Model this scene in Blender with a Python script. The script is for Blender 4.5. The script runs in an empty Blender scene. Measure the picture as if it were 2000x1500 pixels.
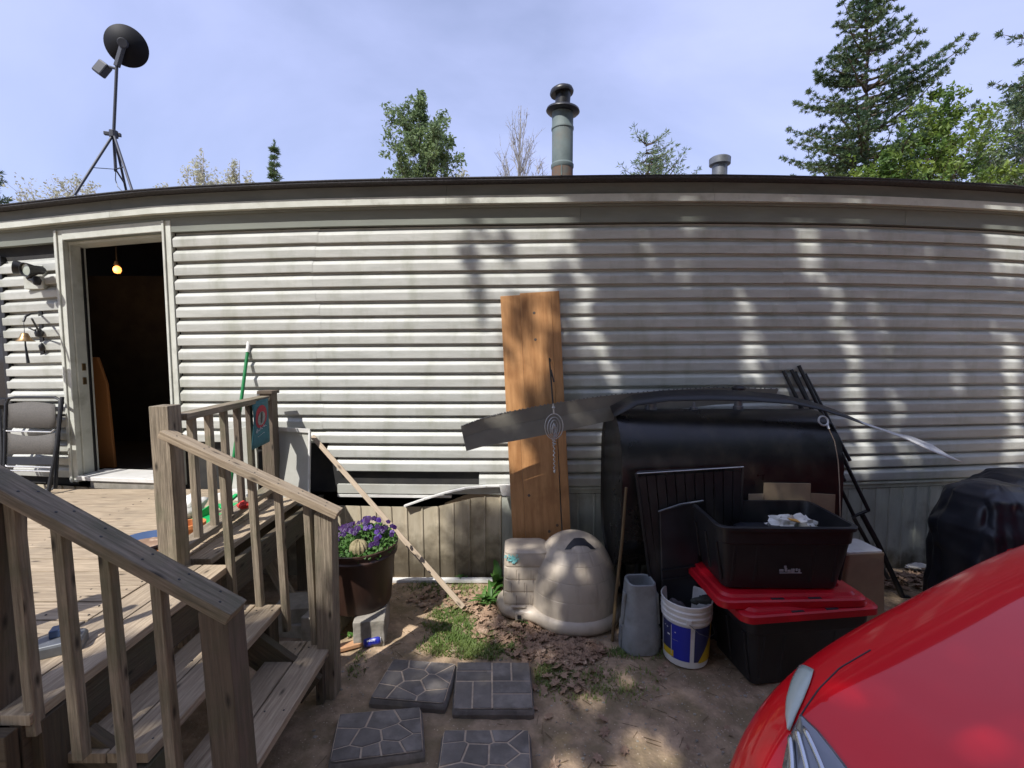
import bpy, bmesh, math, random
import numpy as np
from mathutils import Vector, Matrix, noise
from mathutils.bvhtree import BVHTree
R = math.radians
SC = bpy.context.scene
COL = SC.collection
random.seed(7)
# ------------------------------------------------------------------ camera
F, PITCH, H = 900.0, R(4), 1.85
CP, SP = math.cos(PITCH), math.sin(PITCH)
cd = bpy.data.cameras.new('camera'); cam = bpy.data.objects.new('camera', cd); COL.objects.link(cam)
cam.location = (0, 0, H); cam.rotation_euler = (R(90) - PITCH, 0, 0)
cd.sensor_width = 36; cd.lens = 36 * F / 2000; cd.clip_start = .02; cd.clip_end = 2000
SC.camera = cam
# ------------------------------------------------------------------ light
SUN = Vector((.47, .63, -1)).normalized()          # travel direction of the sunlight
EL = math.asin(-SUN.z); AZ = math.atan2(-SUN.x, -SUN.y)
w = bpy.data.worlds.new('World'); SC.world = w; w.use_nodes = True
nt = w.node_tree; nt.nodes.clear()
sky = nt.nodes.new('ShaderNodeTexSky'); sky.sky_type = 'NISHITA'; sky.sun_disc = False
sky.sun_elevation = EL; sky.sun_rotation = AZ; sky.air_density = 1.0; sky.dust_density = .6; sky.ozone_density = 2.2
tc = nt.nodes.new('ShaderNodeTexCoord'); mp = nt.nodes.new('ShaderNodeMapping'); mp.inputs['Scale'].default_value = (1.0, 1.0, 1.9)
mp.inputs['Rotation'].default_value = (.3, .2, .5)
nz = nt.nodes.new('ShaderNodeTexNoise'); nz.inputs['Scale'].default_value = 1.5; nz.inputs['Detail'].default_value = 7; nz.inputs['Roughness'].default_value = .5
nz.inputs['Distortion'].default_value = .5
rp = nt.nodes.new('ShaderNodeValToRGB'); rp.color_ramp.elements[0].position = .3; rp.color_ramp.elements[1].position = .78
rp.color_ramp.elements[0].color = (.30, .30, .30, 1); rp.color_ramp.elements[1].color = (.72, .72, .72, 1)
mx = nt.nodes.new('ShaderNodeMix'); mx.data_type = 'RGBA'
mx.inputs['B'].default_value = (6.7, 7.3, 11.6, 1)     # thin bright cirrus veil
bg = nt.nodes.new('ShaderNodeBackground'); bg.inputs['Strength'].default_value = .108
wo = nt.nodes.new('ShaderNodeOutputWorld')
L = nt.links.new
L(tc.outputs['Generated'], mp.inputs['Vector']); L(mp.outputs[0], nz.inputs['Vector']); L(nz.outputs['Fac'], rp.inputs[0])
L(rp.outputs[0], mx.inputs['Factor']); L(sky.outputs[0], mx.inputs['A']); L(mx.outputs['Result'], bg.inputs['Color']); L(bg.outputs[0], wo.inputs[0])
sd = bpy.data.lights.new('sun', 'SUN'); sun = bpy.data.objects.new('sun', sd); COL.objects.link(sun)
sd.energy = 4.8; sd.angle = R(.55); sd.color = (1, .965, .915)
sun.rotation_euler = SUN.to_track_quat('-Z', 'Y').to_euler(); sun.location = (-6, -8, 16)
SC.view_settings.view_transform = 'Standard'; SC.view_settings.look = 'None'; SC.view_settings.gamma = 1
SC.view_settings.use_curve_mapping = False; SC.view_settings.exposure = .30
SC.cycles.max_bounces = 6; SC.cycles.transparent_max_bounces = 8
# ------------------------------------------------------------------ measured points
Y0, K = 3.67, .017                                  # the long wall is very slightly bowed in plan
def ray(px, py):
    a = (px - 1000) / F; b = (750 - py) / F
    return a, CP + b * SP, -SP + b * CP
def aty(px, py, y):
    a, d, e = ray(px, py); t = y / d; return Vector((a * t, y, H + e * t))
def atz(px, py, z=0.):
    a, d, e = ray(px, py); t = (z - H) / e; return Vector((a * t, d * t, z))
def atx(px, py, x):
    a, d, e = ray(px, py); t = x / a; return Vector((x, d * t, H + e * t))
def yw(x): return Y0 + K * x * x
def W(px, py, o=0):
    a, d, e = ray(px, py); y = Y0
    for i in range(30): x = a * y / d; y = yw(x) - o
    return Vector((x, y, H + e * y / d))
_e = [W(*q, .15) for q in ((-200, 425), (0, 405), (300, 372), (600, 358), (1000, 350), (1400, 346), (1700, 352), (2000, 368), (2200, 390))]
def camber(x):
    xs = [p.x for p in _e]; zs = [p.z - 3.129 for p in _e]
    return float(np.interp(x, xs, zs))
def zz(x, z): return z + camber(x) * min(1, max(0, (z - .8) / 2.3)) if z > .8 else z
# ------------------------------------------------------------------ materials
def mat(name, c1, c2=None, scale=8, rough=.6, bump=.0, bscale=None, coords='Object', stretch=(1, 1, 1), metallic=0, spec=.5,
        c3=None, s3=1.2, t3=(.55, .75), rnd=0., detail=5, coat=0, transm=0, emit=None, lo=.35, hi=.65, rough2=None, st3=None, knots=False):
    m = bpy.data.materials.new(name); m.use_nodes = True; t = m.node_tree; n = t.nodes; l = t.links.new
    b = n['Principled BSDF']; b.inputs['Roughness'].default_value = rough; b.inputs['Metallic'].default_value = metallic
    b.inputs['Specular IOR Level'].default_value = spec; b.inputs['Coat Weight'].default_value = coat
    if coat: b.inputs['Coat Roughness'].default_value = .03
    if transm: b.inputs['Transmission Weight'].default_value = transm
    c2 = c2 or tuple(v * .8 for v in c1)
    co = n.new('ShaderNodeTexCoord'); ma = n.new('ShaderNodeMapping'); ma.inputs['Scale'].default_value = stretch
    oi = n.new('ShaderNodeObjectInfo')
    l(co.outputs[coords], ma.inputs['Vector'])
    vm = n.new('ShaderNodeVectorMath'); vm.operation = 'SCALE'; vm.inputs[0].default_value = (17, 31, 23); l(oi.outputs['Random'], vm.inputs['Scale'])
    l(vm.outputs[0], ma.inputs['Location'])
    nn = n.new('ShaderNodeTexNoise'); nn.inputs['Scale'].default_value = scale; nn.inputs['Detail'].default_value = detail; nn.inputs['Roughness'].default_value = .62
    l(ma.outputs[0], nn.inputs['Vector'])
    r = n.new('ShaderNodeValToRGB'); r.color_ramp.elements[0].position = lo; r.color_ramp.elements[1].position = hi
    r.color_ramp.elements[0].color = (*c1, 1); r.color_ramp.elements[1].color = (*c2, 1)
    l(nn.outputs['Fac'], r.inputs[0]); out = r.outputs[0]
    if c3:
        n3 = n.new('ShaderNodeTexNoise'); n3.inputs['Scale'].default_value = s3; n3.inputs['Detail'].default_value = 6; n3.inputs['Roughness'].default_value = .6
        if st3:
            m3_ = n.new('ShaderNodeMapping'); m3_.inputs['Scale'].default_value = st3; l(co.outputs['Object'], m3_.inputs['Vector']); l(m3_.outputs[0], n3.inputs['Vector'])
        else: l(co.outputs['Object'], n3.inputs['Vector'])
        r3 = n.new('ShaderNodeValToRGB'); r3.color_ramp.elements[0].position = t3[0]; r3.color_ramp.elements[1].position = t3[1]
        l(n3.outputs['Fac'], r3.inputs[0])
        x3 = n.new('ShaderNodeMix'); x3.data_type = 'RGBA'; l(r3.outputs[0], x3.inputs['Factor']); l(out, x3.inputs['A']); x3.inputs['B'].default_value = (*c3, 1)
        out = x3.outputs['Result']
    if knots:
        mk = n.new('ShaderNodeMapping'); mk.inputs['Scale'].default_value = (2.6, 7.5, 1); l(co.outputs['UV'], mk.inputs['Vector']); l(vm.outputs[0], mk.inputs['Location'])
        vk = n.new('ShaderNodeTexVoronoi'); vk.inputs['Scale'].default_value = 1; vk.voronoi_dimensions = '2D'; l(mk.outputs[0], vk.inputs['Vector'])
        rk = n.new('ShaderNodeValToRGB'); rk.color_ramp.elements[0].position = .02; rk.color_ramp.elements[1].position = .085; rk.color_ramp.elements[0].color = (1, 1, 1, 1); rk.color_ramp.elements[1].color = (0, 0, 0, 1); l(vk.outputs['Distance'], rk.inputs[0])
        xk = n.new('ShaderNodeMix'); xk.data_type = 'RGBA'; l(rk.outputs[0], xk.inputs['Factor']); l(out, xk.inputs['A']); xk.inputs['B'].default_value = tuple(v * .35 for v in c2) + (1,); out = xk.outputs['Result']
    if rnd:
        hv = n.new('ShaderNodeHueSaturation'); mr = n.new('ShaderNodeMapRange'); mr.inputs['To Min'].default_value = 1 - rnd; mr.inputs['To Max'].default_value = 1 + rnd
        l(oi.outputs['Random'], mr.inputs['Value']); l(mr.outputs[0], hv.inputs['Value']); l(out, hv.inputs['Color']); out = hv.outputs[0]
    l(out, b.inputs['Base Color'])
    if rough2 is not None:
        mr2 = n.new('ShaderNodeMapRange'); mr2.inputs['To Min'].default_value = rough; mr2.inputs['To Max'].default_value = rough2
        mr2.inputs['From Min'].default_value = .35; mr2.inputs['From Max'].default_value = .65
        l(nn.outputs['Fac'], mr2.inputs['Value']); l(mr2.outputs[0], b.inputs['Roughness'])
    if bump:
        bn = n.new('ShaderNodeBump'); bn.inputs['Strength'].default_value = bump; bn.inputs['Distance'].default_value = .01
        src = nn
        if bscale:
            src = n.new('ShaderNodeTexNoise'); src.inputs['Scale'].default_value = bscale; src.inputs['Detail'].default_value = 6; l(ma.outputs[0], src.inputs['Vector'])
        l(src.outputs['Fac'], bn.inputs['Height']); l(bn.outputs[0], b.inputs['Normal'])
    if emit:
        b.inputs['Emission Color'].default_value = (*emit[:3], 1); b.inputs['Emission Strength'].default_value = emit[3]
    return m
def leafmat(name, c1, c2, tr=.35, rough=.5):
    m = mat(name, c1, c2, scale=1.3, rough=rough, coords='Object', lo=.4, hi=.6, rnd=.08, detail=3)
    n = m.node_tree.nodes; l = m.node_tree.links.new; b = n['Principled BSDF']; o = n['Material Output']
    tr_ = n.new('ShaderNodeBsdfTranslucent'); ms = n.new('ShaderNodeMixShader'); ms.inputs[0].default_value = tr
    src = b.inputs['Base Color'].links[0].from_socket; l(src, tr_.inputs[0]); l(b.outputs[0], ms.inputs[1]); l(tr_.outputs[0], ms.inputs[2]); l(ms.outputs[0], o.inputs[0])
    return m
WG = dict(knots=True, lo=.3, hi=.7, coords='UV', stretch=(1.6, 26, 1), scale=3.2, detail=9, bump=.8)
MT = {}
MT['siding'] = mat('vinyl_siding', (.535, .54, .505), (.43, .435, .40), scale=3, rough=.42, bump=.05, bscale=60, stretch=(1, 1, 5), c3=(.27, .28, .21), s3=1.7, t3=(.5, .9), st3=(3.2, 3.2, 1.1), rnd=.05)
MT['trim'] = mat('painted_trim', (.62, .63, .57), (.52, .53, .47), scale=6, rough=.5, bump=.05, c3=(.36, .36, .30), s3=5, t3=(.55, .75))
MT['fascia'] = mat('shade_darkened_fascia', (.20, .21, .19), (.14, .15, .135), scale=4, rough=.55, bump=.08, stretch=(.6, 1, 3), c3=(.2, .2, .17), s3=6, t3=(.55, .8))  # paint darkened so the roof edge's shade sits in the colour
MT['frieze'] = mat('frieze_board', (.22, .235, .20), (.18, .19, .165), scale=4, rough=.6, bump=.05, stretch=(.5, 1, 3))  # paint darkened to deepen the eave shadow through colour
MT['roofing'] = mat('asphalt_shingle', (.045, .045, .05), (.09, .09, .1), scale=60, rough=.9, bump=.5)
MT['wrap'] = mat('dark_sheathing_and_room', (.018, .018, .02), (.035, .033, .03), scale=6, rough=.9, bump=.2)
MT['skirt'] = mat('vinyl_skirting', (.60, .53, .40), (.48, .415, .30), scale=4, rough=.55, bump=.05, stretch=(3, 3, .8), rnd=.06, c3=(.14, .105, .065), s3=3, t3=(.5, .75))
MT['skirtw'] = mat('pale_skirting', (.52, .54, .47), (.42, .43, .37), scale=4, rough=.5, stretch=(3, 3, .8), rnd=.04, c3=(.25, .22, .16), s3=4, t3=(.55, .8))
MT['deck'] = mat('weathered_deck', (.50, .40, .28), (.24, .18, .12), c3=(.20, .165, .12), s3=2.5, t3=(.5, .8), rough=.8, rnd=.12, **WG)
MT['rail'] = mat('weathered_rail', (.36, .295, .215), (.12, .095, .065), c3=(.13, .13, .075), s3=4, t3=(.48, .75), rough=.8, rnd=.14, **WG)
MT['oldrail'] = mat('brown_weathered_post', (.17, .13, .095), (.09, .07, .05), c3=(.09, .09, .05), s3=4, t3=(.5, .75), rough=.85, rnd=.12, **WG)
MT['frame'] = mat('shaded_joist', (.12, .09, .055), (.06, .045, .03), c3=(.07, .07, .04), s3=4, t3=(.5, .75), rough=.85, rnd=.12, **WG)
MT['pine_board'] = mat('varnished_pine', (.52, .27, .11), (.35, .165, .06), c3=(.26, .115, .04), s3=3.4, t3=(.52, .78), rough=.45, coords='UV', stretch=(1.2, 9, 1), scale=2.6, detail=6, bump=.1)
MT['lath'] = mat('weathered_lath', (.52, .42, .31), (.36, .28, .2), rough=.8, **WG)
MT['cabinet'] = mat('cabinet_wood', (.42, .18, .06), (.33, .135, .045), rough=.45, coords='UV', stretch=(2, 12, 1), scale=2, bump=.05)
MT['black_metal'] = mat('black_metal', (.012, .012, .014), (.02, .02, .022), scale=20, rough=.4, spec=.5)
MT['black_plastic'] = mat('black_plastic', (.012, .012, .014), (.018, .018, .02), scale=14, rough=.42, rough2=.5, bump=.02)
MT['tank'] = mat('tank_black_paint', (.010, .010, .012), (.018, .016, .014), scale=3, rough=.24, rough2=.4, bump=.05, bscale=9, c3=(.05, .042, .032), s3=5, t3=(.5, .8))
MT['red_plastic'] = mat('red_plastic', (.52, .006, .018), (.42, .005, .014), scale=5, rough=.36, bump=.02)
MT['white_plastic'] = mat('white_plastic', (.72, .71, .68), (.62, .61, .58), scale=6, rough=.4, c3=(.48, .45, .4), s3=9, t3=(.55, .8))
MT['white_board'] = mat('white_panel', (.50, .50, .45), (.42, .42, .38), scale=3, rough=.5, c3=(.36, .34, .28), s3=3, t3=(.5, .8))
MT['beige'] = mat('beige_plastic', (.50, .43, .345), (.42, .36, .29), scale=4, rough=.45, bump=.03, bscale=80, c3=(.30, .25, .19), s3=7, t3=(.52, .8), st3=(1, 1, .5))
MT['seam'] = mat('beige_seam', (.24, .19, .15), (.2, .16, .13), rough=.7)
MT['recess_shade_and_print'] = mat('recess_shade_and_print', (.02, .022, .03), (.03, .03, .035), rough=.6)  # near-black standing in for shade inside slots and openings; also tag print
MT['grey_plastic'] = mat('grey_plastic', (.27, .29, .30), (.2, .215, .225), scale=6, rough=.5, bump=.05, c3=(.15, .15, .14), s3=9, t3=(.5, .75))
MT['planter'] = mat('brown_planter', (.055, .026, .017), (.035, .018, .013), scale=8, rough=.42, stretch=(1, 1, .3), bump=.05)
MT['dish'] = mat('dark_dish', (.008, .009, .014), (.012, .013, .018), rough=.6, spec=.2)
MT['mast'] = mat('dark_mast', (.05, .055, .075), (.035, .04, .055), scale=12, rough=.5)
MT['soil'] = mat('potting_soil', (.06, .04, .025), (.03, .02, .014), scale=30, rough=.95, bump=.6)
MT['concrete'] = mat('concrete_block', (.36, .33, .28), (.25, .23, .195), scale=12, rough=.95, bump=.5, c3=(.17, .155, .12), s3=6, t3=(.5, .75))
MT['stone'] = mat('grey_paver', (.20, .178, .155), (.12, .107, .093), scale=7, rough=.85, bump=.5, bscale=26, c3=(.30, .27, .24), s3=9, t3=(.5, .8), rnd=.12)
MT['grout'] = mat('sandy_joint', (.55, .44, .33), (.40, .31, .23), scale=40, rough=.95, bump=.4)
MT['brown_siding'] = mat('dark_soffit_strip', (.19, .18, .15), (.145, .135, .115), scale=5, rough=.45, bump=.03)
MT['steel'] = mat('dull_steel', (.58, .58, .58), (.45, .45, .45), scale=20, rough=.4, metallic=.5)
MT['grey_metal'] = mat('grey_metal', (.2, .21, .23), (.14, .15, .16), scale=12, rough=.45, metallic=.5)
MT['flue'] = mat('weathered_flue', (.16, .20, .195), (.10, .13, .13), scale=4, rough=.7, metallic=.0, c3=(.16, .13, .10), s3=3, t3=(.52, .75), bump=.05)
MT['rust'] = mat('rusty_metal', (.17, .085, .045), (.10, .10, .09), scale=9, rough=.8, bump=.2)
MT['mesh_fabric'] = mat('grey_mesh_fabric', (.11, .10, .09), (.08, .075, .07), scale=90, rough=.8, bump=.3)
MT['cardboard'] = mat('cardboard', (.33, .25, .16), (.28, .21, .135), scale=10, rough=.85, bump=.05)
MT['stick'] = mat('bamboo_stick', (.16, .11, .05), (.09, .06, .03), scale=9, rough=.6, stretch=(1, 1, .4))
MT['brass'] = mat('aged_brass', (.34, .22, .10), (.22, .15, .08), scale=20, rough=.4, metallic=.8)
MT['green_pole'] = mat('green_handle', (.01, .20, .055), (.01, .16, .045), rough=.35)
MT['green_plastic'] = mat('green_plastic', (.01, .42, .12), (.01, .33, .09), rough=.4)
MT['red_small'] = mat('red_cloth', (.55, .03, .02), (.4, .02, .015), rough=.6)
MT['orange'] = mat('orange_clay', (.62, .23, .07), (.5, .18, .06), rough=.7, scale=14)
MT['terracotta'] = mat('terracotta_board', (.58, .32, .17), (.45, .25, .13), rough=.8, scale=14)
MT['blue_bowl'] = mat('blue_enamel', (.06, .10, .20), (.05, .085, .17), rough=.25)
MT['blue_label'] = mat('blue_label', (.02, .03, .36), (.018, .025, .28), scale=5, rough=.3)
MT['navy_label'] = mat('navy_label', (.03, .035, .12), (.025, .03, .10), scale=5, rough=.3)
MT['yellow_label'] = mat('yellow_label', (.62, .42, .02), (.5, .34, .02), scale=5, rough=.35)
MT['white_ink'] = mat('white_ink', (.7, .7, .7), (.6, .6, .6), rough=.5)
MT['grey_ink'] = mat('grey_ink', (.3, .3, .33), (.24, .24, .26), rough=.5)
MT['teal'] = mat('teal_banner', (.05, .17, .20), (.04, .13, .16), scale=14, rough=.8, bump=.05)
MT['banner_red'] = mat('banner_red', (.40, .03, .05), (.3, .03, .05), scale=30, rough=.8)
MT['banner_dark'] = mat('banner_dark', (.06, .05, .05), (.04, .03, .03), rough=.8)
MT['banner_grey'] = mat('banner_grey', (.32, .34, .31), (.18, .2, .2), scale=50, rough=.8)
MT['car'] = mat('red_car_paint', (.72, .003, .010), (.68, .003, .010), scale=2, rough=.32, coat=.85, spec=.15)
_c = MT['car'].node_tree.nodes['Principled BSDF']; _c.inputs['Coat IOR'].default_value = 1.5; _c.inputs['Roughness'].default_value = .38
MT['lens'] = mat('clouded_lens', (.50, .55, .48), (.42, .47, .41), scale=4, rough=.22, coat=.6)
MT['lamp_grey'] = mat('lamp_housing', (.24, .26, .29), (.19, .2, .22), scale=3, rough=.15, metallic=.6, coat=.8)
MT['chrome'] = mat('lamp_rib', (.6, .63, .66), (.5, .52, .55), rough=.12, metallic=.9)
MT['glass'] = mat('dark_glass', (.012, .015, .02), (.012, .015, .02), rough=.06, spec=.6)
MT['tyre'] = mat('tyre_rubber', (.02, .02, .02), (.03, .03, .03), rough=.85)
MT['bag'] = mat('black_cover', (.014, .015, .02), (.022, .024, .032), scale=5, rough=.33, rough2=.5, bump=.1, bscale=12)
MT['paper'] = mat('crumpled_paper', (.75, .73, .68), (.6, .56, .5), scale=12, rough=.7)
MT['food'] = mat('orange_print', (.65, .35, .06), (.5, .25, .05), rough=.6)
MT['glove'] = mat('dark_glove', (.05, .055, .045), (.035, .04, .035), scale=20, rough=.8, bump=.2)
MT['rock'] = mat('dark_rock', (.10, .09, .10), (.06, .055, .06), scale=12, rough=.9, bump=.6)
MT['bark'] = mat('tree_bark', (.13, .10, .075), (.07, .055, .04), scale=6, rough=.9, bump=.6, stretch=(1, 1, .25))
MT['bark_pale'] = mat('pale_bark', (.42, .38, .35), (.30, .27, .25), scale=6, rough=.9, bump=.3)
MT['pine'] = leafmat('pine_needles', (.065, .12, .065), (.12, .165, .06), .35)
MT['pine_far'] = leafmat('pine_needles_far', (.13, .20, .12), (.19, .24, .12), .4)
MT['bark_bare'] = mat('bare_bark', (.32, .31, .30), (.22, .21, .20), scale=6, rough=.9)
MT['leaf'] = leafmat('maple_leaves', (.09, .17, .035), (.22, .30, .05), .45)
MT['leaf_dark'] = leafmat('oak_leaves', (.13, .19, .085), (.20, .27, .11), .45)
MT['bud'] = leafmat('spring_buds', (.48, .48, .33), (.40, .38, .27), .5)
MT['grass'] = leafmat('grass', (.13, .20, .045), (.24, .29, .085), .4)
MT['weed'] = leafmat('weed_leaves', (.07, .18, .035), (.13, .26, .06), .4)
MT['deadleaf'] = mat('dead_leaves', (.40, .27, .18), (.20, .12, .075), scale=3, rough=.75, lo=.3, hi=.7, c3=(.55, .40, .28), s3=14, t3=(.55, .7))
MT['petal'] = leafmat('pansy_petals', (.05, .006, .10), (.03, .005, .09), .3)
MT['petal2'] = leafmat('violet_petals', (.06, .018, .22), (.10, .03, .26), .3)
MT['cactus'] = mat('dry_flower_head', (.36, .30, .18), (.22, .19, .10), scale=40, rough=.9, bump=.6)
MT['bulb'] = mat('lit_bulb', (1, .6, .3), (1, .6, .3), rough=.4, emit=(1, .33, .07, 2.6))
MT['tyedye'] = mat('teal_sticker', (.35, .66, .66), (.12, .5, .5), scale=60, rough=.5)

# ground: dirt, greener and darker patches
def ground_mat():
    m = mat('dirt_ground', (.48, .345, .225), (.25, .18, .115), scale=9, rough=.95, bump=1, bscale=42, c3=(.22, .165, .095), s3=5.5, t3=(.44, .62), lo=.34, hi=.62, detail=14)
    n = m.node_tree.nodes; l = m.node_tree.links.new; b = n['Principled BSDF']
    co = n['Texture Coordinate'] if 'Texture Coordinate' in n else n.new('ShaderNodeTexCoord')
    v = n.new('ShaderNodeTexVoronoi'); v.inputs['Scale'].default_value = 42; l(co.outputs['Object'], v.inputs['Vector'])
    r = n.new('ShaderNodeValToRGB'); r.color_ramp.elements[0].position = .08; r.color_ramp.elements[1].position = .16
    r.color_ramp.elements[0].color = (1, 1, 1, 1); r.color_ramp.elements[1].color = (0, 0, 0, 1); l(v.outputs['Distance'], r.inputs[0])
    x = n.new('ShaderNodeMix'); x.data_type = 'RGBA'; x.inputs['B'].default_value = (.52, .42, .32, 1)
    src = b.inputs['Base Color'].links[0].from_socket; l(src, x.inputs['A']); l(r.outputs[0], x.inputs['Factor']); l(x.outputs['Result'], b.inputs['Base Color'])
    return m
MT['dirt'] = ground_mat()
# stained skirting: dirt splash that rises from the ground
def stain(m, z0, z1, col):
    n = m.node_tree.nodes; l = m.node_tree.links.new; b = n['Principled BSDF']
    ge = n.new('ShaderNodeNewGeometry'); se = n.new('ShaderNodeSeparateXYZ'); l(ge.outputs['Position'], se.inputs[0])
    no = n.new('ShaderNodeTexNoise'); no.inputs['Scale'].default_value = 9; no.inputs['Detail'].default_value = 8; l(ge.outputs['Position'], no.inputs['Vector'])
    a = n.new('ShaderNodeMath'); a.operation = 'MULTIPLY_ADD'; l(no.outputs['Fac'], a.inputs[0]); a.inputs[1].default_value = -.55; l(se.outputs['Z'], a.inputs[2])
    mr = n.new('ShaderNodeMapRange'); mr.inputs['From Min'].default_value = z0 - .27; mr.inputs['From Max'].default_value = z1 - .27
    mr.inputs['To Min'].default_value = .85; mr.inputs['To Max'].default_value = 0; l(a.outputs[0], mr.inputs['Value'])
    x = n.new('ShaderNodeMix'); x.data_type = 'RGBA'; x.inputs['B'].default_value = (*col, 1)
    src = b.inputs['Base Color'].links[0].from_socket; l(src, x.inputs['A']); l(mr.outputs[0], x.inputs['Factor']); l(x.outputs['Result'], b.inputs['Base Color'])
stain(MT['skirt'], .1, .42, (.055, .042, .025)); stain(MT['skirtw'], .0, .2, (.10, .085, .05))

# ------------------------------------------------------------------ mesh helpers
class MB:
    def __init__(s): s.v = []; s.f = []; s.uv = {}; s.mi = []
    def add(s, vs, fs, uvs=None, mi=0):
        b = len(s.v); s.v += [tuple(v) for v in vs]
        for i, f in enumerate(fs):
            s.f.append(tuple(b + k for k in f)); s.mi.append(mi)
            if uvs is not None: s.uv[len(s.f) - 1] = uvs[i]
        return s
    def beam(s, p, q, w, h, up=(0, 0, 1), ext=0, mi=0):
        p, q = Vector(p), Vector(q); d = (q - p); ln = d.length; d.normalize(); up = Vector(up)
        sd_ = d.cross(up)
        if sd_.length < 1e-4: sd_ = d.cross(Vector((0, 1, 0)))
        sd_.normalize(); u = sd_.cross(d).normalized()
        p = p - d * ext; q = q + d * ext
        vs = [c + sd_ * (a * w / 2) + u * (b * h / 2) for c in (p, q) for a, b in ((-1, -1), (1, -1), (1, 1), (-1, 1))]
        fs = [(0, 1, 5, 4), (1, 2, 6, 5), (2, 3, 7, 6), (3, 0, 4, 7), (3, 2, 1, 0), (4, 5, 6, 7)]
        ov, ou = random.random() * 5, random.random() * 5
        uvs = []
        dims = (w, h, w, h)
        for k in range(4):
            a = ov + k * .37; uvs.append([(ou, a), (ou, a + dims[k]), (ou + ln, a + dims[k]), (ou + ln, a)])
        for k in range(2): uvs.append([(ou, ov), (ou, ov + w), (ou + .02, ov + w), (ou + .02, ov)])
        return s.add(vs, fs, uvs, mi)
    def box(s, c, d, rz=0, mi=0):
        c = Vector(c); M_ = Matrix.Rotation(rz, 3, 'Z')
        a = c + M_ @ Vector((-d[0] / 2, 0, 0)); b = c + M_ @ Vector((d[0] / 2, 0, 0))
        return s.beam(a, b, d[1], d[2], mi=mi)
    def tube(s, pts, r, n=8, cap=True, mi=0, closed=False):
        pts = [Vector(p) for p in pts]; m = len(pts); rs = r if isinstance(r, (list, tuple)) else [r] * m
        vs = []; t = None; ref = Vector((.31, .17, .93))
        for i, p in enumerate(pts):
            a = pts[(i - 1) % m] if (closed or i) else p; b = pts[(i + 1) % m] if (closed or i < m - 1) else p
            d = (b - a).normalized()
            if abs(d.dot(ref)) > .97: x = d.cross(Vector((1, 0, 0))).normalized()
            else: x = d.cross(ref).normalized()
            if t is not None:
                x = (t - d * t.dot(d))
                x = x.normalized() if x.length > 1e-5 else d.orthogonal().normalized()
            t = x; y = d.cross(x)
            for k in range(n):
                a_ = 2 * math.pi * k / n; vs.append(p + (x * math.cos(a_) + y * math.sin(a_)) * rs[i])
        fs = []
        for i in range(m if closed else m - 1):
            j = (i + 1) % m
            for k in range(n): fs.append((i * n + k, i * n + (k + 1) % n, j * n + (k + 1) % n, j * n + k))
        if cap and not closed: fs += [tuple(range(n))[::-1], tuple((m - 1) * n + k for k in range(n))]
        return s.add(vs, fs, None, mi)
    def loft(s, rings, capa=True, capb=True, mi=0, closed=True):
        n = len(rings[0]); vs = [v for r_ in rings for v in r_]; fs = []
        for i in range(len(rings) - 1):
            for k in range(n if closed else n - 1):
                fs.append((i * n + k, i * n + (k + 1) % n, (i + 1) * n + (k + 1) % n, (i + 1) * n + k))
        if capa: fs.append(tuple(range(n))[::-1])
        if capb: fs.append(tuple((len(rings) - 1) * n + k for k in range(n)))
        return s.add(vs, fs, None, mi)
    def lathe(s, prof, c, n=32, tilt=None, capa=True, capb=True, mi=0, a0=0, a1=None):
        c = Vector(c); rings = []
        for r, z in prof:
            ring = []
            for k in range(n):
                a = 2 * math.pi * k / n; v = Vector((r * math.cos(a), r * math.sin(a), z))
                if tilt: v = tilt @ v
                ring.append(c + v)
            rings.append(ring)
        return s.loft(rings, capa, capb, mi)
    def poly(s, pts, th=None, nrm=(0, -1, 0), mi=0):
        """flat outline with thickness th pushed along -nrm"""
        pts = [Vector(p) for p in pts]; n = len(pts)
        if not th: return s.add(pts, [tuple(range(n))], None, mi)
        o = Vector(nrm).normalized() * th
        vs = pts + [p - o for p in pts]
        fs = [tuple(range(n)), tuple(range(2 * n - 1, n - 1, -1))] + [(i, (i + 1) % n, n + (i + 1) % n, n + i)[::-1] for i in range(n)]
        return s.add(vs, fs, None, mi)
ORG = {}
def new_mesh(name, mb, mats, org=(0, 0, 0), smooth=False):
    me = bpy.data.meshes.new(name); o = Vector(org)
    me.from_pydata([Vector(v) - o for v in mb.v], [], mb.f)
    for m in (mats if isinstance(mats, (list, tuple)) else [mats]): me.materials.append(MT[m] if isinstance(m, str) else m)
    if mb.uv:
        ul = me.uv_layers.new(name='UVMap')
        for p in me.polygons:
            u = mb.uv.get(p.index)
            if u:
                for k, li in enumerate(p.loop_indices): ul.data[li].uv = u[k % len(u)]
    if any(mb.mi):
        for p in me.polygons: p.material_index = mb.mi[p.index]
    if smooth is True: me.polygons.foreach_set('use_smooth', [True] * len(me.polygons))
    me.update()
    if isinstance(smooth, float):
        me.polygons.foreach_set('use_smooth', [True] * len(me.polygons)); me.set_sharp_from_angle(angle=R(smooth))
    bm = bmesh.new(); bm.from_mesh(me); bmesh.ops.recalc_face_normals(bm, faces=bm.faces); bm.to_mesh(me); bm.free()
    return me
def tagit(o, label, cat, group=None, kind=None):
    if label: o['label'] = label
    if cat: o['category'] = cat
    if group: o['group'] = group
    if kind: o['kind'] = kind
    return o
def thing(name, label, cat, loc, group=None):
    o = bpy.data.objects.new(name, None); COL.objects.link(o); o.location = loc; o.empty_display_size = .1
    ORG[o.name] = Vector(loc); return tagit(o, label, cat, group)
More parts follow.
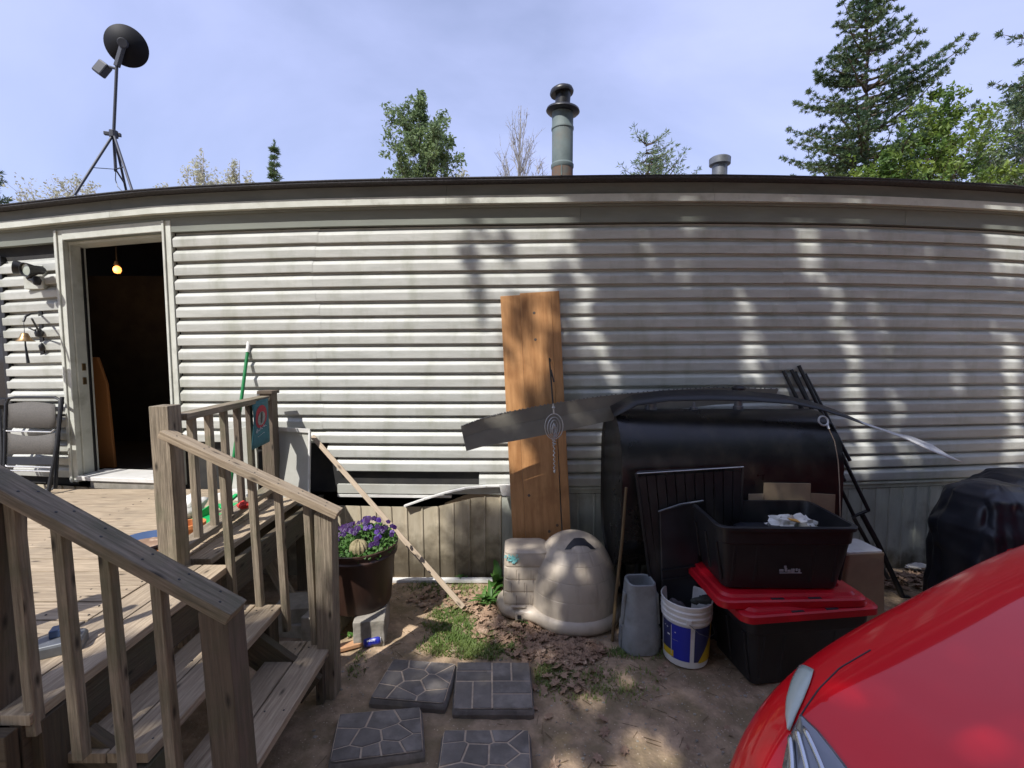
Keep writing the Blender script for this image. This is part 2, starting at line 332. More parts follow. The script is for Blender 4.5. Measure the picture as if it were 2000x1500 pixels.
def part(par, name, mb, mats, label=None, smooth=False, bev=0, kind=None):
    org = ORG[par.name]; o = bpy.data.objects.new(name, new_mesh(name, mb, mats, org, smooth)); COL.objects.link(o); o.parent = par
    ORG[o.name] = org
    if par.type == 'MESH' and par.parent is None: pass
    if label: o['label'] = label
    if kind: o['kind'] = kind
    if bev: bevel(o, bev)
    return o
def bevel(o, w_, seg=2):
    b = o.modifiers.new('bevel', 'BEVEL'); b.width = w_; b.segments = seg; b.limit_method = 'ANGLE'; b.angle_limit = R(40); return o
def solo(name, mb, mats, label, cat, loc, group=None, kind=None, smooth=False, bev=0):
    o = bpy.data.objects.new(name, new_mesh(name, mb, mats, loc, smooth)); COL.objects.link(o); o.location = loc
    ORG[o.name] = Vector(loc); tagit(o, label, cat, group, kind)
    if bev: bevel(o, bev)
    return o
def lerp(a, b, t): return a + (b - a) * t
def rrect(cx, cy, z, w_, d, r, rz=0, n=4):
    pts = []; c, s = math.cos(rz), math.sin(rz)
    for sx, sy, a0 in ((1, 1, 0), (-1, 1, 90), (-1, -1, 180), (1, -1, 270)):
        for k in range(n + 1):
            a = R(a0 + 90 * k / n); x = sx * (w_ / 2 - r) + r * math.cos(a); y = sy * (d / 2 - r) + r * math.sin(a)
            pts.append(Vector((cx + c * x - s * y, cy + s * x + c * y, z)))
    return pts
# ================================================================== ground
def build_ground():
    def axis(a, b, c0, c1, fine, coarse):
        v = []; x = a
        while x < b:
            v.append(x); x += fine if c0 <= x < c1 else coarse * (1 if abs(x) < 12 else 4)
        return v + [b]
    xs = axis(-150, 150, -2.2, 4.2, .03, 1.2); ys = axis(-60, 260, 1.2, 3.9, .03, 1.2)
    vs = []
    for y in ys:
        for x in xs:
            z = 0
            if abs(x) < 8 and -3 < y < 6:
                z = .022 * noise.noise(Vector((x * 1.4, y * 1.4, 0))) + .010 * noise.noise(Vector((x * 6, y * 6, 3))) + .005 * noise.noise(Vector((x * 17, y * 17, 5))) + .0035 * noise.noise(Vector((x * 41, y * 41, 8)))
            vs.append((x, y, z - .004))
    n = len(xs); fs = [(j * n + i, j * n + i + 1, (j + 1) * n + i + 1, (j + 1) * n + i) for j in range(len(ys) - 1) for i in range(n - 1)]
    mb = MB(); mb.add(vs, fs); me = new_mesh('ground', mb, 'dirt', smooth=True)
    o = bpy.data.objects.new('ground', me); COL.objects.link(o); o['kind'] = 'structure'
def gz(x, y): return .022 * noise.noise(Vector((x * 1.4, y * 1.4, 0))) + .010 * noise.noise(Vector((x * 6, y * 6, 3))) - .004
build_ground()
# ================================================================== mobile home
HX0, HX1 = -8.2, 8.0
def fx(px, py=700): return W(px, py).x
def strip(mb, x0, x1, prof, closed=False, step=.3, zf=None, yoff=None):
    n = max(1, int((x1 - x0) / step)); rings = []
    for i in range(n + 1):
        x = lerp(x0, x1, i / n)
        rings.append([Vector((x, yw(x) - o, zz(x, z))) for o, z in prof])
    return mb.loft(rings, closed, closed, closed=closed)
home = thing('mobile_home', 'long single storey mobile home with white lapped siding and an open doorway', 'mobile home', (0, Y0, 0))
DX0, DX1 = fx(129, 700), fx(353, 700)               # outer edges of the door casing
CH = (2.83 - .775) / 18
XS1, XS2, XS3 = fx(620), fx(1535), 5.9
def course(r, x0, x1, bow=0):
    zb = .775 + r * CH; zt = zb + CH
    prof = [(-.012, zb + .006), (-.012, zb + .002), (.030, zb), (.0315, zb + .004), (.0340, zb + CH * .50), (.0325, zb + CH * .56), (.009, zt - .022), (-.011, zt - .019), (-.011, zt + .003)]
    mb = MB(); n = max(1, int((x1 - x0) / .25)); rings = []; jz = random.uniform(-.0022, .0022)
    prof = [(o, z + jz) for o, z in prof]
    for i in range(n + 1):
        x = lerp(x0, x1, i / n); wv = .0016 * noise.noise(Vector((x * 1.3, r * 3.1, 0)))
        rings.append([Vector((x, yw(x) - o - (wv if o > .01 else 0) - bow, zz(x, z) + wv * .8)) for o, z in prof])
    mb.loft(rings, False, False, closed=False)
    part(home, 'siding_plank', mb, 'siding')
for r in range(18):
    j = .03 * math.sin(r * 5.3)
    if r < 17: course(r, fx(18), DX0 - .004)
    a0 = DX1 + .006
    if r == 0: a0 = fx(935)
    if r == 1: a0 = fx(655)
    if r == 2: a0 = fx(637)
    if a0 < XS1: course(r, a0, XS1 + j + .02, .0015); a0 = XS1 + j
    b1 = XS2 + 2.5 * j
    course(r, a0, b1 + .02, .0)
    course(r, b1, XS3 + j, .0015)
    course(r, XS3 + j - .02, HX1)
    course(r, HX0, fx(-120, 700)) if r else None
# dark sheathing behind the siding, with the doorway left open
def part_strip(name, m, x0, x1, prof, closed=False, label=None, bev=0, step=.3):
    mb = MB(); strip(mb, x0, x1, prof, closed, step); return part(home, name, mb, m, label, bev=bev)
def slab(o0, o1, z0, z1): return [(o0, z0), (o1, z0), (o1, z1), (o0, z1)]
WN0, WN1 = fx(-118, 600), fx(16, 600)
part_strip('sheathing', 'wrap', HX0, WN0, slab(-.10, -.014, .70, 3.05), True)
part_strip('sheathing', 'wrap', WN0, WN1, slab(-.10, -.014, 2.74, 3.05), True)
part_strip('sheathing', 'wrap', WN0, WN1, slab(-.10, -.014, .70, 1.45), True)
part_strip('sheathing', 'wrap', WN1, DX0 + .03, slab(-.10, -.014, .70, 3.05), True)
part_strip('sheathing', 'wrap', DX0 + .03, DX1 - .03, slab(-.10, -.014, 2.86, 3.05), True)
part_strip('sheathing', 'wrap', DX1 - .03, HX1, slab(-.10, -.014, .70, 3.05), True)
# frieze, fascia boards, roof edge
for a, b in ((HX0, fx(-400)), (fx(-400), fx(352)), (fx(352), fx(1130)), (fx(1130), fx(1745)), (fx(1745), HX1)):
    mb = MB(); strip(mb, a + .001, b - .001, slab(-.01, .038, 2.838, 2.965), True); part(home, 'frieze_board', mb, 'frieze')
mb = MB(); strip(mb, HX0, HX1, slab(.0, .055, 2.955, 2.972), True); part(home, 'soffit', mb, 'frieze')
for a, b in ((HX0, -3.2), (-3.2, -.5), (-.5, 1.55), (1.55, 4.2), (4.2, HX1)):
    mb = MB(); strip(mb, a + .001, b - .001, slab(.03, .098, 2.975, 3.032), True); part(home, 'gutter_board', mb, 'trim')
    mb = MB(); strip(mb, a + .001, b - .001, slab(.0, .078, 3.035, 3.118), True); part(home, 'fascia_board', mb, 'fascia')
mb = MB(); strip(mb, HX0, HX1, slab(-.05, .165, 3.122, 3.136), True); part(home, 'roof_edge', mb, 'roofing')
mb = MB()
n = 40
for i in range(n):
    x0, x1 = lerp(HX0, HX1, i / n), lerp(HX0, HX1, (i + 1) / n)
    rr = []
    for x in (x0, x1): rr.append([Vector((x, yw(x) - .172, zz(x, 3.136))), Vector((x, yw(x) - .172, zz(x, 3.143))), Vector((x, 6.2, 3.55)), Vector((x, 9.0, 3.0))])
    mb.loft(rr, False, False, closed=False)
part(home, 'roof', mb, 'roofing')
# rest of the shell
mb = MB(); mb.box((-.1, 8.8, 1.7), (HX1 - HX0, .1, 2.8)); part(home, 'rear_wall', mb, 'siding')
for x in (HX0, HX1):
    mb = MB(); mb.box((x, 6.6, 1.6), (.1, 4.2, 3.0)); part(home, 'end_wall', mb, 'siding')
mb = MB(); mb.box((-.1, 6.45, .73), (HX1 - HX0 - .2, 4.5, .06)); part(home, 'floor', mb, 'wrap')
mb = MB(); mb.box((-4.0, 5.6, 1.75), (4.2, .08, 2.0)); mb.box((-1.9, 4.75, 1.75), (.08, 1.6, 2.0)); part(home, 'inner_wall', mb, 'wrap')  # near-black walls and floor, the room's darkness put into their colour
# bottom trim strips
def trim(a, b):
    mb = MB(); strip(mb, a, b, [(-.01, .705), (.012, .705), (.014, .735), (.026, .742), (.026, .758), (.013, .762), (.013, .773), (-.01, .773)], True); part(home, 'starter_trim', mb, 'skirtw')
trim(fx(975), fx(1180) + .9); trim(fx(1180) + .905, HX1)
mb = MB(); strip(mb, fx(655), fx(1000), slab(-.003, .03, .705, .775), True); part(home, 'rim_board', mb, 'white_board', 'weathered grey rim board exposed where siding is missing')
mb = MB(); strip(mb, fx(655), fx(880), slab(-.01, .035, .675, .695), True); part(home, 'drip_trim', mb, 'white_plastic')
mb = MB(); strip(mb, HX0, HX1, slab(-.4, -.3, .0, .70), True); part(home, 'crawl_space_backing', mb, 'wrap')  # dark sheet standing behind the skirting
# skirting, each ribbed panel by itself; the left run sags and leans out
tops = [(-4.6, .70), (fx(340), .68), (fx(560), .60), (fx(700), .60), (fx(800), .60), (fx(860), .605), (fx(905), .655), (fx(950), .69), (fx(1000), .70), (fx(1120), .70), (6, .70)]
def skirt(x0, x1, m, lean):
    zt = [float(np.interp(x, [t[0] for t in tops], [t[1] for t in tops])) for x in (x0, x1)]
    mb = MB(); w_ = x1 - x0; b = random.uniform(-.006, .006)
    prof = [(0, 0), (.45, .001 + b * .2), (.86, .0), (.90, .009), (.96, .009), (.985, 0), (1.0, 0)]
    rings = []
    for t, o in prof:
        x = x0 + w_ * t; z1 = lerp(zt[0], zt[1], t); lean = .03 * max(0, math.sin(math.pi * min(1, max(0, (x - fx(560)) / (fx(1000) - fx(560))))))
        rings.append([Vector((x, yw(x) - .005 - o - lean * .0, -.02)), Vector((x, yw(x) - .004 - o - lean * .5, z1 * .5)), Vector((x, yw(x) - o - .003 - lean, z1))])
    mb.loft(rings, False, False, closed=False); o = part(home, 'skirting_panel', mb, m)
    s = o.modifiers.new('thickness', 'SOLIDIFY'); s.thickness = .003; s.offset = 1
x = fx(-150); PW = .127
while x < 7.9:
    left = x + PW < fx(1010)
    ln = .0
    if fx(560) < x < fx(1000): ln = .035 + .02 * math.sin((x + 2) * 2.2)
    skirt(x, x + PW, 'skirt' if left else 'skirtw', ln); x += PW
# the loose white top rail that arcs over the sagging skirting, and the rail on the ground
pts = [aty(*q, 3.615) for q in ((790, 988), (830, 974), (870, 962), (910, 953), (950, 949), (998, 948))]
mb = MB()
for a, b in zip(pts, pts[1:]): mb.beam(a, b, .035, .011, (0, 0, 1), ext=.002)
part(home, 'loose_rail', mb, 'white_plastic', 'white skirting rail sprung loose into an arc')
mb = MB(); mb.poly([aty(*q, 3.655) for q in ((868, 983), (905, 968), (945, 958), (990, 954), (995, 962), (960, 966), (920, 976), (880, 990))], .008); part(home, 'insulation', mb, 'cardboard', 'torn tan insulation showing above sagging skirting')
mb = MB(); mb.beam((-1.05, 3.60, .012), (.02, 3.60, .012), .05, .02); part(home, 'ground_rail', mb, 'white_plastic')
mb = MB(); mb.poly([aty(*q, 3.57) for q in ((975, 948), (1001, 948), (1001, 970), (980, 968))], .01); part(home, 'trim_end', mb, 'white_plastic')
# ---- doorway
zt, zb = 2.80, .80
for x0, x1, nm in ((DX0, DX0 + .085, 'l'), (DX1 - .07, DX1, 'r')):
    mb = MB(); strip(mb, x0, x1, slab(-.005, .042, .74, 2.93), True); part(home, 'door_casing', mb, 'trim', bev=.004)
    mb = MB(); strip(mb, x0 + (.02 if nm == 'l' else .0), x0 + (.04 if nm == 'l' else .02), slab(.042, .054, .74, 2.93), True); part(home, 'casing_bead', mb, 'trim', bev=.003)
mb = MB(); strip(mb, DX0 + .087, DX1 - .072, slab(-.005, .047, 2.845, 2.929), True); part(home, 'door_header', mb, 'trim', bev=.004)
for x0, x1 in ((DX0 + .07, DX0 + .10), (DX1 - .10, DX1 - .06)):
    mb = MB(); strip(mb, x0, x1, slab(-.15, -.006, .80, 2.85), True); part(home, 'door_jamb', mb, 'trim', bev=.003)
mb = MB(); strip(mb, DX0 + .10, DX1 - .10, slab(-.15, -.006, 2.82, 2.85), True); part(home, 'door_jamb', mb, 'trim')
mb = MB(); strip(mb, DX0 + .102, DX0 + .112, slab(-.12, -.10, .80, 2.81), True); part(home, 'weather_strip', mb, 'black_metal')
for q in (1.72, 1.60): mb = MB(); mb.box((DX0 + .103, 3.96, q), (.008, .03, .06)); part(home, 'strike_plate', mb, 'brass')
mb = MB(); strip(mb, DX0 + .10, DX1 - .08, slab(-.20, .075, .765, .80), True); part(home, 'threshold', mb, 'white_plastic', bev=.004)
mb = MB(); strip(mb, DX0 + .22, DX1 - .15, slab(-.01, .06, .70, .762), True); part(home, 'sill_block', mb, 'concrete', 'pale rough block under the doorway threshold')
# left window
mb = MB(); strip(mb, WN1 - .055, WN1 - .003, slab(-.02, .03, 1.42, 2.76), True); strip(mb, WN0, WN1 - .06, slab(-.02, .03, 2.70, 2.76), True); strip(mb, WN0, WN1 - .06, slab(-.02, .03, 1.42, 1.48), True)
strip(mb, WN0, WN1 - .06, slab(-.02, .02, 2.05, 2.09), True); wf = part(home, 'window_frame', mb, 'black_metal', bev=.003)
mb = MB(); strip(mb, WN0, WN1 - .06, slab(-.03, -.022, 1.48, 2.70), True); part(wf, 'pane', mb, 'glass')
# flue and vent on the roof
def pipe(px, py0, py1, y, prof, m, nm, label, cat):
    b = aty(px, py0, y); t = aty(px, py1, y); s = 900 / y
    return b, t, s
b = aty(1098, 352, 5.0); t = aty(1095, 168, 5.0); sc = 5.0 / 900
fl = thing('stove_pipe', 'tall grey green stove pipe with flared black cap, rusty where it leaves the roof', 'chimney', (b.x, 5.0, 3.3))
zf = lambda py: aty(1097, py, 5.0).z
zr = aty(1097, 352, 5.0).z
mb = MB(); r0 = .112
mb.lathe([(r0, 3.15), (r0, zf(325))], (b.x, 5, 0), 28); part(fl, 'rusty_collar', mb, 'rust', 'rusty lower section of the pipe', smooth=30.)
mb = MB(); mb.lathe([(r0 + .002, zf(330)), (r0 + .008, zf(327)), (r0 + .008, zf(323)), (r0 - .002, zf(320)), (r0 - .002, zf(256)), (r0 + .005, zf(254)), (r0 + .005, zf(250)), (r0 - .001, zf(248)), (r0 - .001, zf(214))], (b.x, 5, 0), 28)
mb.beam((b.x - .02, 5 - r0 - .002, zf(330)), (b.x - .02, 5 - r0 - .002, zf(350)), .012, .006, (0, 1, 0)); part(fl, 'pipe', mb, 'flue', smooth=30.)
mb = MB(); tl = Matrix.Rotation(R(4), 3, 'Y') @ Matrix.Rotation(R(3), 3, 'X')
mb.lathe([(.10, .0), (.16, .004), (.176, .02), (.170, .04), (.125, .062), (.08, .075)], (b.x, 5, zf(222)), 28, tl); part(fl, 'storm_collar', mb, 'black_metal', smooth=50.)
mb = MB(); mb.lathe([(.078, -.02), (.078, .16)], (b.x - .005, 5, zf(210)), 20, tl); part(fl, 'cap_neck', mb, 'black_metal', smooth=30.)
mb = MB(); mb.lathe([(.07, .012), (.118, .012), (.125, .03), (.115, .06), (.075, .085), (.02, .092)], (b.x - .008, 5, zf(187)), 24, Matrix.Rotation(R(-6), 3, 'Y')); part(fl, 'cap', mb, 'black_metal', smooth=60.)
b = aty(1405, 348, 5.6)
vp = thing('vent_pipe', 'short grey plumbing vent with a wider cap on the roof', 'vent', (b.x, 5.6, 3.3))
mb = MB(); mb.lathe([(.085, 3.1), (.085, aty(1405, 322, 5.6).z)], (b.x, 5.6, 0), 20); part(vp, 'pipe', mb, 'grey_metal', smooth=30.)
mb = MB(); z1 = aty(1405, 322, 5.6).z; mb.lathe([(.09, z1 - .01), (.118, z1), (.12, z1 + .07), (.10, z1 + .085), (.04, z1 + .09)], (b.x, 5.6, 0), 20); part(vp, 'cap', mb, 'grey_metal', smooth=30.)
# satellite dish on its tripod
yd = 4.35
top = aty(228, 130, yd); hub = aty(222, 262, yd); low = aty(226, 335, yd)
sdh = thing('satellite_dish', 'dark satellite dish on a thin mast and tripod standing on the roof above the door', 'satellite dish', (hub.x, yd, 3.15))
mb = MB(); mb.tube([low, hub, top], .0125, 12); part(sdh, 'mast', mb, 'mast', smooth=50.)
mb = MB(); mb.tube([hub - Vector((0, 0, .03)), hub + Vector((0, 0, .03))], .034, 12); mb.beam(hub + Vector((-.07, -.02, 0)), hub + Vector((.05, .02, 0)), .03, .03); part(sdh, 'clamp', mb, 'mast', bev=.003)
feet = [aty(146, 380, 4.05), aty(260, 378, 4.0), Vector((aty(255, 372, 4.9).x, 4.9, 3.25))]
for i, f in enumerate(feet):
    s_ = hub + (f - hub).normalized() * .03
    mb = MB(); mb.tube([s_, f], .0105, 10); part(sdh, 'leg', mb, 'mast', smooth=50.)
    mb = MB(); mb.beam(low + Vector((0, 0, .02)), lerp(s_, f, .55), .014, .004); part(sdh, 'brace', mb, 'mast')
mb = MB(); c = aty(242, 86, yd); nrm = Vector((-.33, .86, .26)).normalized()     # faces away from the yard
q = nrm.to_track_quat('Z', 'Y').to_matrix(); rr = .168
prof = [(.001, 0), (rr * .35, .006), (rr * .7, .028), (rr * .93, .052), (rr, .06), (rr, .066), (rr * .93, .058), (rr * .7, .034), (rr * .35, .012), (.001, .006)]
mb.lathe(prof, c, 40, q, False, False); part(sdh, 'dish', mb, 'dish', smooth=50.)
mb = MB(); mb.beam(top, c - nrm * .01, .035, .04); mb.lathe([(.04, -.03), (.04, .0)], c - nrm * .01, 14, q); part(sdh, 'bracket', mb, 'mast', bev=.004)
arm = aty(205, 128, yd + .02); mb = MB(); mb.tube([top - Vector((0, 0, .02)), arm], .012, 8); part(sdh, 'feed_arm', mb, 'mast')
mb = MB(); d_ = Vector((-.55, -.1, -.75)).normalized(); mb.beam(arm - d_ * .02, arm + d_ * .10, .095, .07, (0, 1, 0)); part(sdh, 'feed_horn', mb, 'mast', bev=.012)
mb = MB()
cab = [low, low + Vector((.01, -.02, -.08)), low + Vector((.05, -.05, -.15)), low + Vector((.12, -.1, -.2)), low + Vector((.2, -.15, -.24))]
mb.tube(cab, .004, 6); part(sdh, 'cable', mb, 'grey_metal')
# inside the doorway
p0, p1 = aty(165, 905, 4.25), aty(215, 700, 4.25)
cb = MB(); X0 = aty(165, 800, 4.25).x; X1 = aty(215, 800, 4.25).x
cb.poly([Vector((X0 - .25, 4.25, .765)), Vector((X1 + .01, 4.25, .765)), Vector((X1 - .02, 4.25, 1.55)), Vector((X1 - .09, 4.25, 1.80)), Vector((X0 - .25, 4.25, 1.80))], .03, (0, -1, 0))
solo('hall_cabinet', cb, 'cabinet', 'reddish brown wooden cabinet end just inside the open doorway', 'cabinet', (X0, 4.4, .765), bev=.006)
pl = aty(229, 527, 5.0)
lp = thing('ceiling_lamp', 'small lit orange lamp hanging in the dark room beyond the doorway', 'lamp', pl)
mb = MB(); mb.lathe([(.001, -.04), (.026, -.033), (.038, -.005), (.034, .022), (.016, .04), (.001, .044)], pl, 14, None, False, False); part(lp, 'bulb', mb, 'bulb', smooth=True)
mb = MB(); mb.tube([pl + Vector((0, 0, .05)), pl + Vector((0, 0, .35))], .006, 6); mb.lathe([(.03, .05), (.02, .09)], pl, 12); part(lp, 'cord', mb, 'black_metal')
ld = bpy.data.lights.new('lamp_light', 'POINT'); ld.energy = 3; ld.color = (1, .5, .2); ld.shadow_soft_size = .06
lo_ = bpy.data.objects.new('lamp_light', ld); COL.objects.link(lo_); lo_.parent = lp; lo_.location = (0, -.12, 0)
# flood light by the door
p = W(68, 545, .0)
fl = thing('flood_light', 'black twin head security light on the siding left of the door', 'wall light', p)
mb = MB(); a = W(52, 520, .03); bq = W(88, 565, .03); mb.box(((a.x + bq.x) / 2, yw(p.x) - .035, (a.z + bq.z) / 2), (abs(bq.x - a.x), .05, abs(a.z - bq.z))); part(fl, 'mounting_box', mb, 'trim', bev=.004)
for hx, hy, dr in ((62, 527, (-.15, -.95, -.12)), (45, 524, (-.75, -.45, .1))):
    hp = W(hx, hy, .16); d = Vector(dr).normalized(); m3 = d.to_track_quat('Z', 'Y').to_matrix()
    mb = MB(); mb.lathe([(.02, -.09), (.034, -.07), (.036, -.02), (.052, .03), (.056, .05), (.05, .05), (.045, .035)], hp, 20, m3); hd = part(fl, 'lamp_head', mb, 'black_plastic', smooth=40.)
    mb = MB(); mb.lathe([(.001, .038), (.045, .036), (.046, .034)], hp, 20, m3, False, False); part(hd, 'lens', mb, 'lens')
    mb = MB(); mb.tube([Vector((p.x, yw(p.x) - .06, p.z)), hp - d * .08], .012, 8); part(hd, 'knuckle', mb, 'black_metal')
mb = MB(); sp = W(72, 548, .1); mb.lathe([(.001, -.04), (.02, -.035), (.03, 0), (.02, .03), (.001, .035)], sp, 14, None, False, False); mb.tube([sp, (p.x, yw(p.x) - .05, sp.z + .02)], .012, 8); part(fl, 'motion_sensor', mb, 'black_plastic', smooth=50.)
# dinner bell with its cast bracket
p = W(78, 625, 0); bl = thing('dinner_bell', 'small brass bell on an ornate dark bracket below the flood light', 'bell', p)
mb = MB(); o_ = lambda px, py, o: W(px, py, o)
mb.beam(o_(79, 608, .02), o_(84, 700, .02), .03, .012, (0, 1, 0)); mb.tube([o_(80, 615, .03), o_(72, 611, .12), o_(60, 613, .2), o_(50, 618, .24), o_(46, 628, .26)], .008, 8)
mb.tube([o_(81, 655, .03), o_(72, 640, .1), o_(62, 622, .18)], .007, 8)
mb.lathe([(.001, -.02), (.022, -.01), (.028, .02), (.02, .05), (.001, .06)], o_(76, 655, .06), 10, None, False, False); mb.lathe([(.001, -.03), (.016, -.02), (.022, .02), (.001, .05)], o_(82, 680, .04), 10, None, False, False)
mb.tube([o_(56, 640, .1), o_(66, 645, .09), o_(77, 642, .06)], .007, 6); part(bl, 'bracket', mb, 'black_metal', smooth=50.)
mb = MB(); bt = o_(48, 650, .26); mb.lathe([(.012, .0), (.02, -.004), (.03, -.03), (.045, -.055), (.062, -.068), (.058, -.068), (.04, -.054), (.02, -.02)], bt, 20, None); part(bl, 'bell', mb, 'brass', smooth=50.)
mb = MB(); mb.tube([bt + Vector((0, 0, .09)), bt], .002, 5); mb.tube([bt - Vector((0, 0, .03)), bt - Vector((0, 0, .1)), bt - Vector((-.012, 0, .24))], [.003, .006, .011], 6); part(bl, 'clapper_cord', mb, 'black_metal')
# ================================================================== deck and stairs
DZ, YF, YN = .72, 2.36, 1.42
XE = -1.50
deck = thing('wooden_deck', 'weathered grey wooden entry deck with railings and three steps going down to the right', 'deck', (-2.4, 2.6, 0))
def dpart(name, mb, m='deck', label=None, bev=.003): return part(deck, name, mb, m, label, bev=bev)
XB = XE - .29
y = 1.30
while y < 3.72:                                     # boards run along the wall, ending at the cross boards
    mb = MB(); zj = random.uniform(-.002, .002); mb.beam((-5.4, y + .07, DZ - .018 + zj), (XB - .006, y + .07 + random.uniform(-.003, .003), DZ - .018 + zj), .137, .036); dpart('deck_board', mb); y += .1435
for k in range(2):
    xc = XB + .0725 + k * .145
    mb = MB(); mb.beam((xc, 1.36, DZ - .018), (xc, YF + .02, DZ - .018), .139, .036); dpart('deck_board', mb)
mb = MB(); mb.beam((XB - .02, YF + .03, DZ - .016), (XB + .14, YF + .03, DZ - .016), .02, .03)
for k in range(1): 
    mb = MB(); mb.beam((XB + .0725, YF + .09, DZ - .018), (XB + .0725, 3.7, DZ - .018), .137, .036); dpart('deck_board', mb)
TR = [(-1.225, .50, YN + .04, YF + .02), (-.965, .29, YN + .0, YF + .03)]
for xn, z, ya, yb in TR:                            # two boards to a tread
    for k in range(2):
        xc = xn - .07 - k * .145
        mb = MB(); mb.beam((xc, ya - .0, z - .018 + random.uniform(-.002, .002)), (xc + random.uniform(-.004, .004), yb, z - .018), .138, .036); dpart('tread', mb)
for y in (1.50, YF - .12):                          # stringers
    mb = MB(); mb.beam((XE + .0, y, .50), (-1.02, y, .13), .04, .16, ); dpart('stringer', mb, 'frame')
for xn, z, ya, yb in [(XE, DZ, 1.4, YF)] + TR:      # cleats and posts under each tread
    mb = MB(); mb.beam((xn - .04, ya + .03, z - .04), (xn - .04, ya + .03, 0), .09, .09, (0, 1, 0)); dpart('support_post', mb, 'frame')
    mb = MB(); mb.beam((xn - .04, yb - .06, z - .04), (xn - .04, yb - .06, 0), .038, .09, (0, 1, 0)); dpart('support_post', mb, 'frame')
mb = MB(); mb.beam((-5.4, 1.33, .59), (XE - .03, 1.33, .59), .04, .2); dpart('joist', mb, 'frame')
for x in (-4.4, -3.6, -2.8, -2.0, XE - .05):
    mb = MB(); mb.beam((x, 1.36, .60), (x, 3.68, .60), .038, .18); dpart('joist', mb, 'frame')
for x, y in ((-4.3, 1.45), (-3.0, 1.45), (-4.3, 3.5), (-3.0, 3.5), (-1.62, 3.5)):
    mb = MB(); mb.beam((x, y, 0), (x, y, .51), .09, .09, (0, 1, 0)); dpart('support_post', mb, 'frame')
# far rail: newel, sloping handrail, balusters, end post
def vpost(pt, pb, w_=.088, m='rail', name='post', ly=None, d=None, label=None):
    mb = MB(); mb.beam(pb, pt, w_, d or w_, (0, 1, 0)); return dpart(name, mb, m, label)
xa = aty(322, 790, YF).x
vpost((xa, YF, 1.575), (xa + .015, YF, .30), .096)
hr0 = aty(336, 842, YF + .0) ; hr1 = aty(668, 998, YF)
mb = MB(); d = (hr1 - hr0).normalized(); mb.beam(hr0 + Vector((.0, -.055, 0)), hr1 + Vector((0, -.04, 0)), .080, .038, (0, 0, 1)); dpart('handrail', mb)
for px, pb_, ln in ((378, 393, .02), (438, 452, .02), (494, 510, .02), (556, 572, .02)):
    a = aty(px, 0, YF - .06); t = (a.x - hr0.x) / (hr1.x - hr0.x); zt = lerp(hr0.z, hr1.z, t) - .02; zb = zt - .80
    mb = MB(); mb.beam((a.x + .02, YF + .01, zb), (a.x, YF + .005, zt), .034, .034, (0, 1, 0)); dpart('baluster', mb, 'rail')
vpost((aty(637, 1000, YF).x, YF, hr1.z - .0), (aty(640, 1290, YF).x + .005, YF + .005, -.02), .09)
# rail towards the wall
xc = aty(524, 765, 3.52).x
vpost((xc, 3.52, 1.53), (xc + .012, 3.52, .2), .09, 'oldrail')
mb = MB(); mb.box((xc, 3.52, 1.543), (.115, .115, .024)); dpart('post_cap', mb, 'oldrail')
ra, rb = Vector((xa + .03, YF + .05, 1.505)), Vector((xc - .01, 3.50, 1.50))
mb = MB(); mb.beam(ra, rb, .088, .036); dpart('top_rail', mb, 'rail')
mb = MB(); mb.beam((xa - .0, YF + .05, .79), (xc - .0, 3.49, .80), .088, .036); dpart('bottom_rail', mb, 'rail')
for k in range(5):
    t = (k + .75) / 6.3; q = ra.lerp(rb, t); mb = MB(); mb.beam((q.x - .0, q.y, .80), (q.x - .01, q.y, 1.49), .036, .036, (0, 1, 0)); dpart('baluster', mb, 'oldrail' if k > 2 else 'rail')
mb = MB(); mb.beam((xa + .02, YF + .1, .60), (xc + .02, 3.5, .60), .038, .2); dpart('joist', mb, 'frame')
mb = MB(); mb.beam((xc + .03, 3.3, .42), (xc + .3, 3.2, .02), .10, .02, (0, 1, 0)); dpart('loose_slat', mb, 'rail')
# near rail, a little out of true
xf = atz(72, 1330, DZ).x
vpost((aty(20, 935, YN).x - .05, YN, 1.44), (xf - .07, YN, .05), .10, 'oldrail')
n0 = aty(-70, 905, YN - .03); n1 = aty(462, 1196, YN - .03)
mb = MB(); mb.beam(n0, n1, .088, .038, (0, 0, 1)); dpart('handrail', mb, 'rail')
for i, (px, pb_) in enumerate(((42, 128), (128, 215), (216, 300), (312, 385))):
    a = aty(px, 1100, YN); t = (a.x - n0.x) / (n1.x - n0.x); zt = lerp(n0.z, n1.z, t) - .02; zb = zt - .78
    mb = MB(); mb.beam((a.x + .045, YN - .035, zb), (a.x, YN - .01, zt), .034, .034, (0, 1, 0)); dpart('baluster', mb, 'rail' if i != 2 else 'rail')
e0 = aty(436, 1205, YN)
vpost((e0.x - .005, YN, n1.z + .01), (e0.x + .04, YN + .0, -.03), .09, 'oldrail')
vpost((-2.35, YN, 1.7), (-2.32, YN, .05), .09)
for x in (-2.1, -1.95):
    mb = MB(); mb.beam((x, YN, .78), (x, YN, 1.6), .034, .034, (0, 1, 0)); dpart('baluster', mb)
mb = MB(); mb.beam((-5.0, YN - .03, .66), (-1.72, YN - .03, .66), .04, .09); dpart('rim_joist', mb, 'rail')
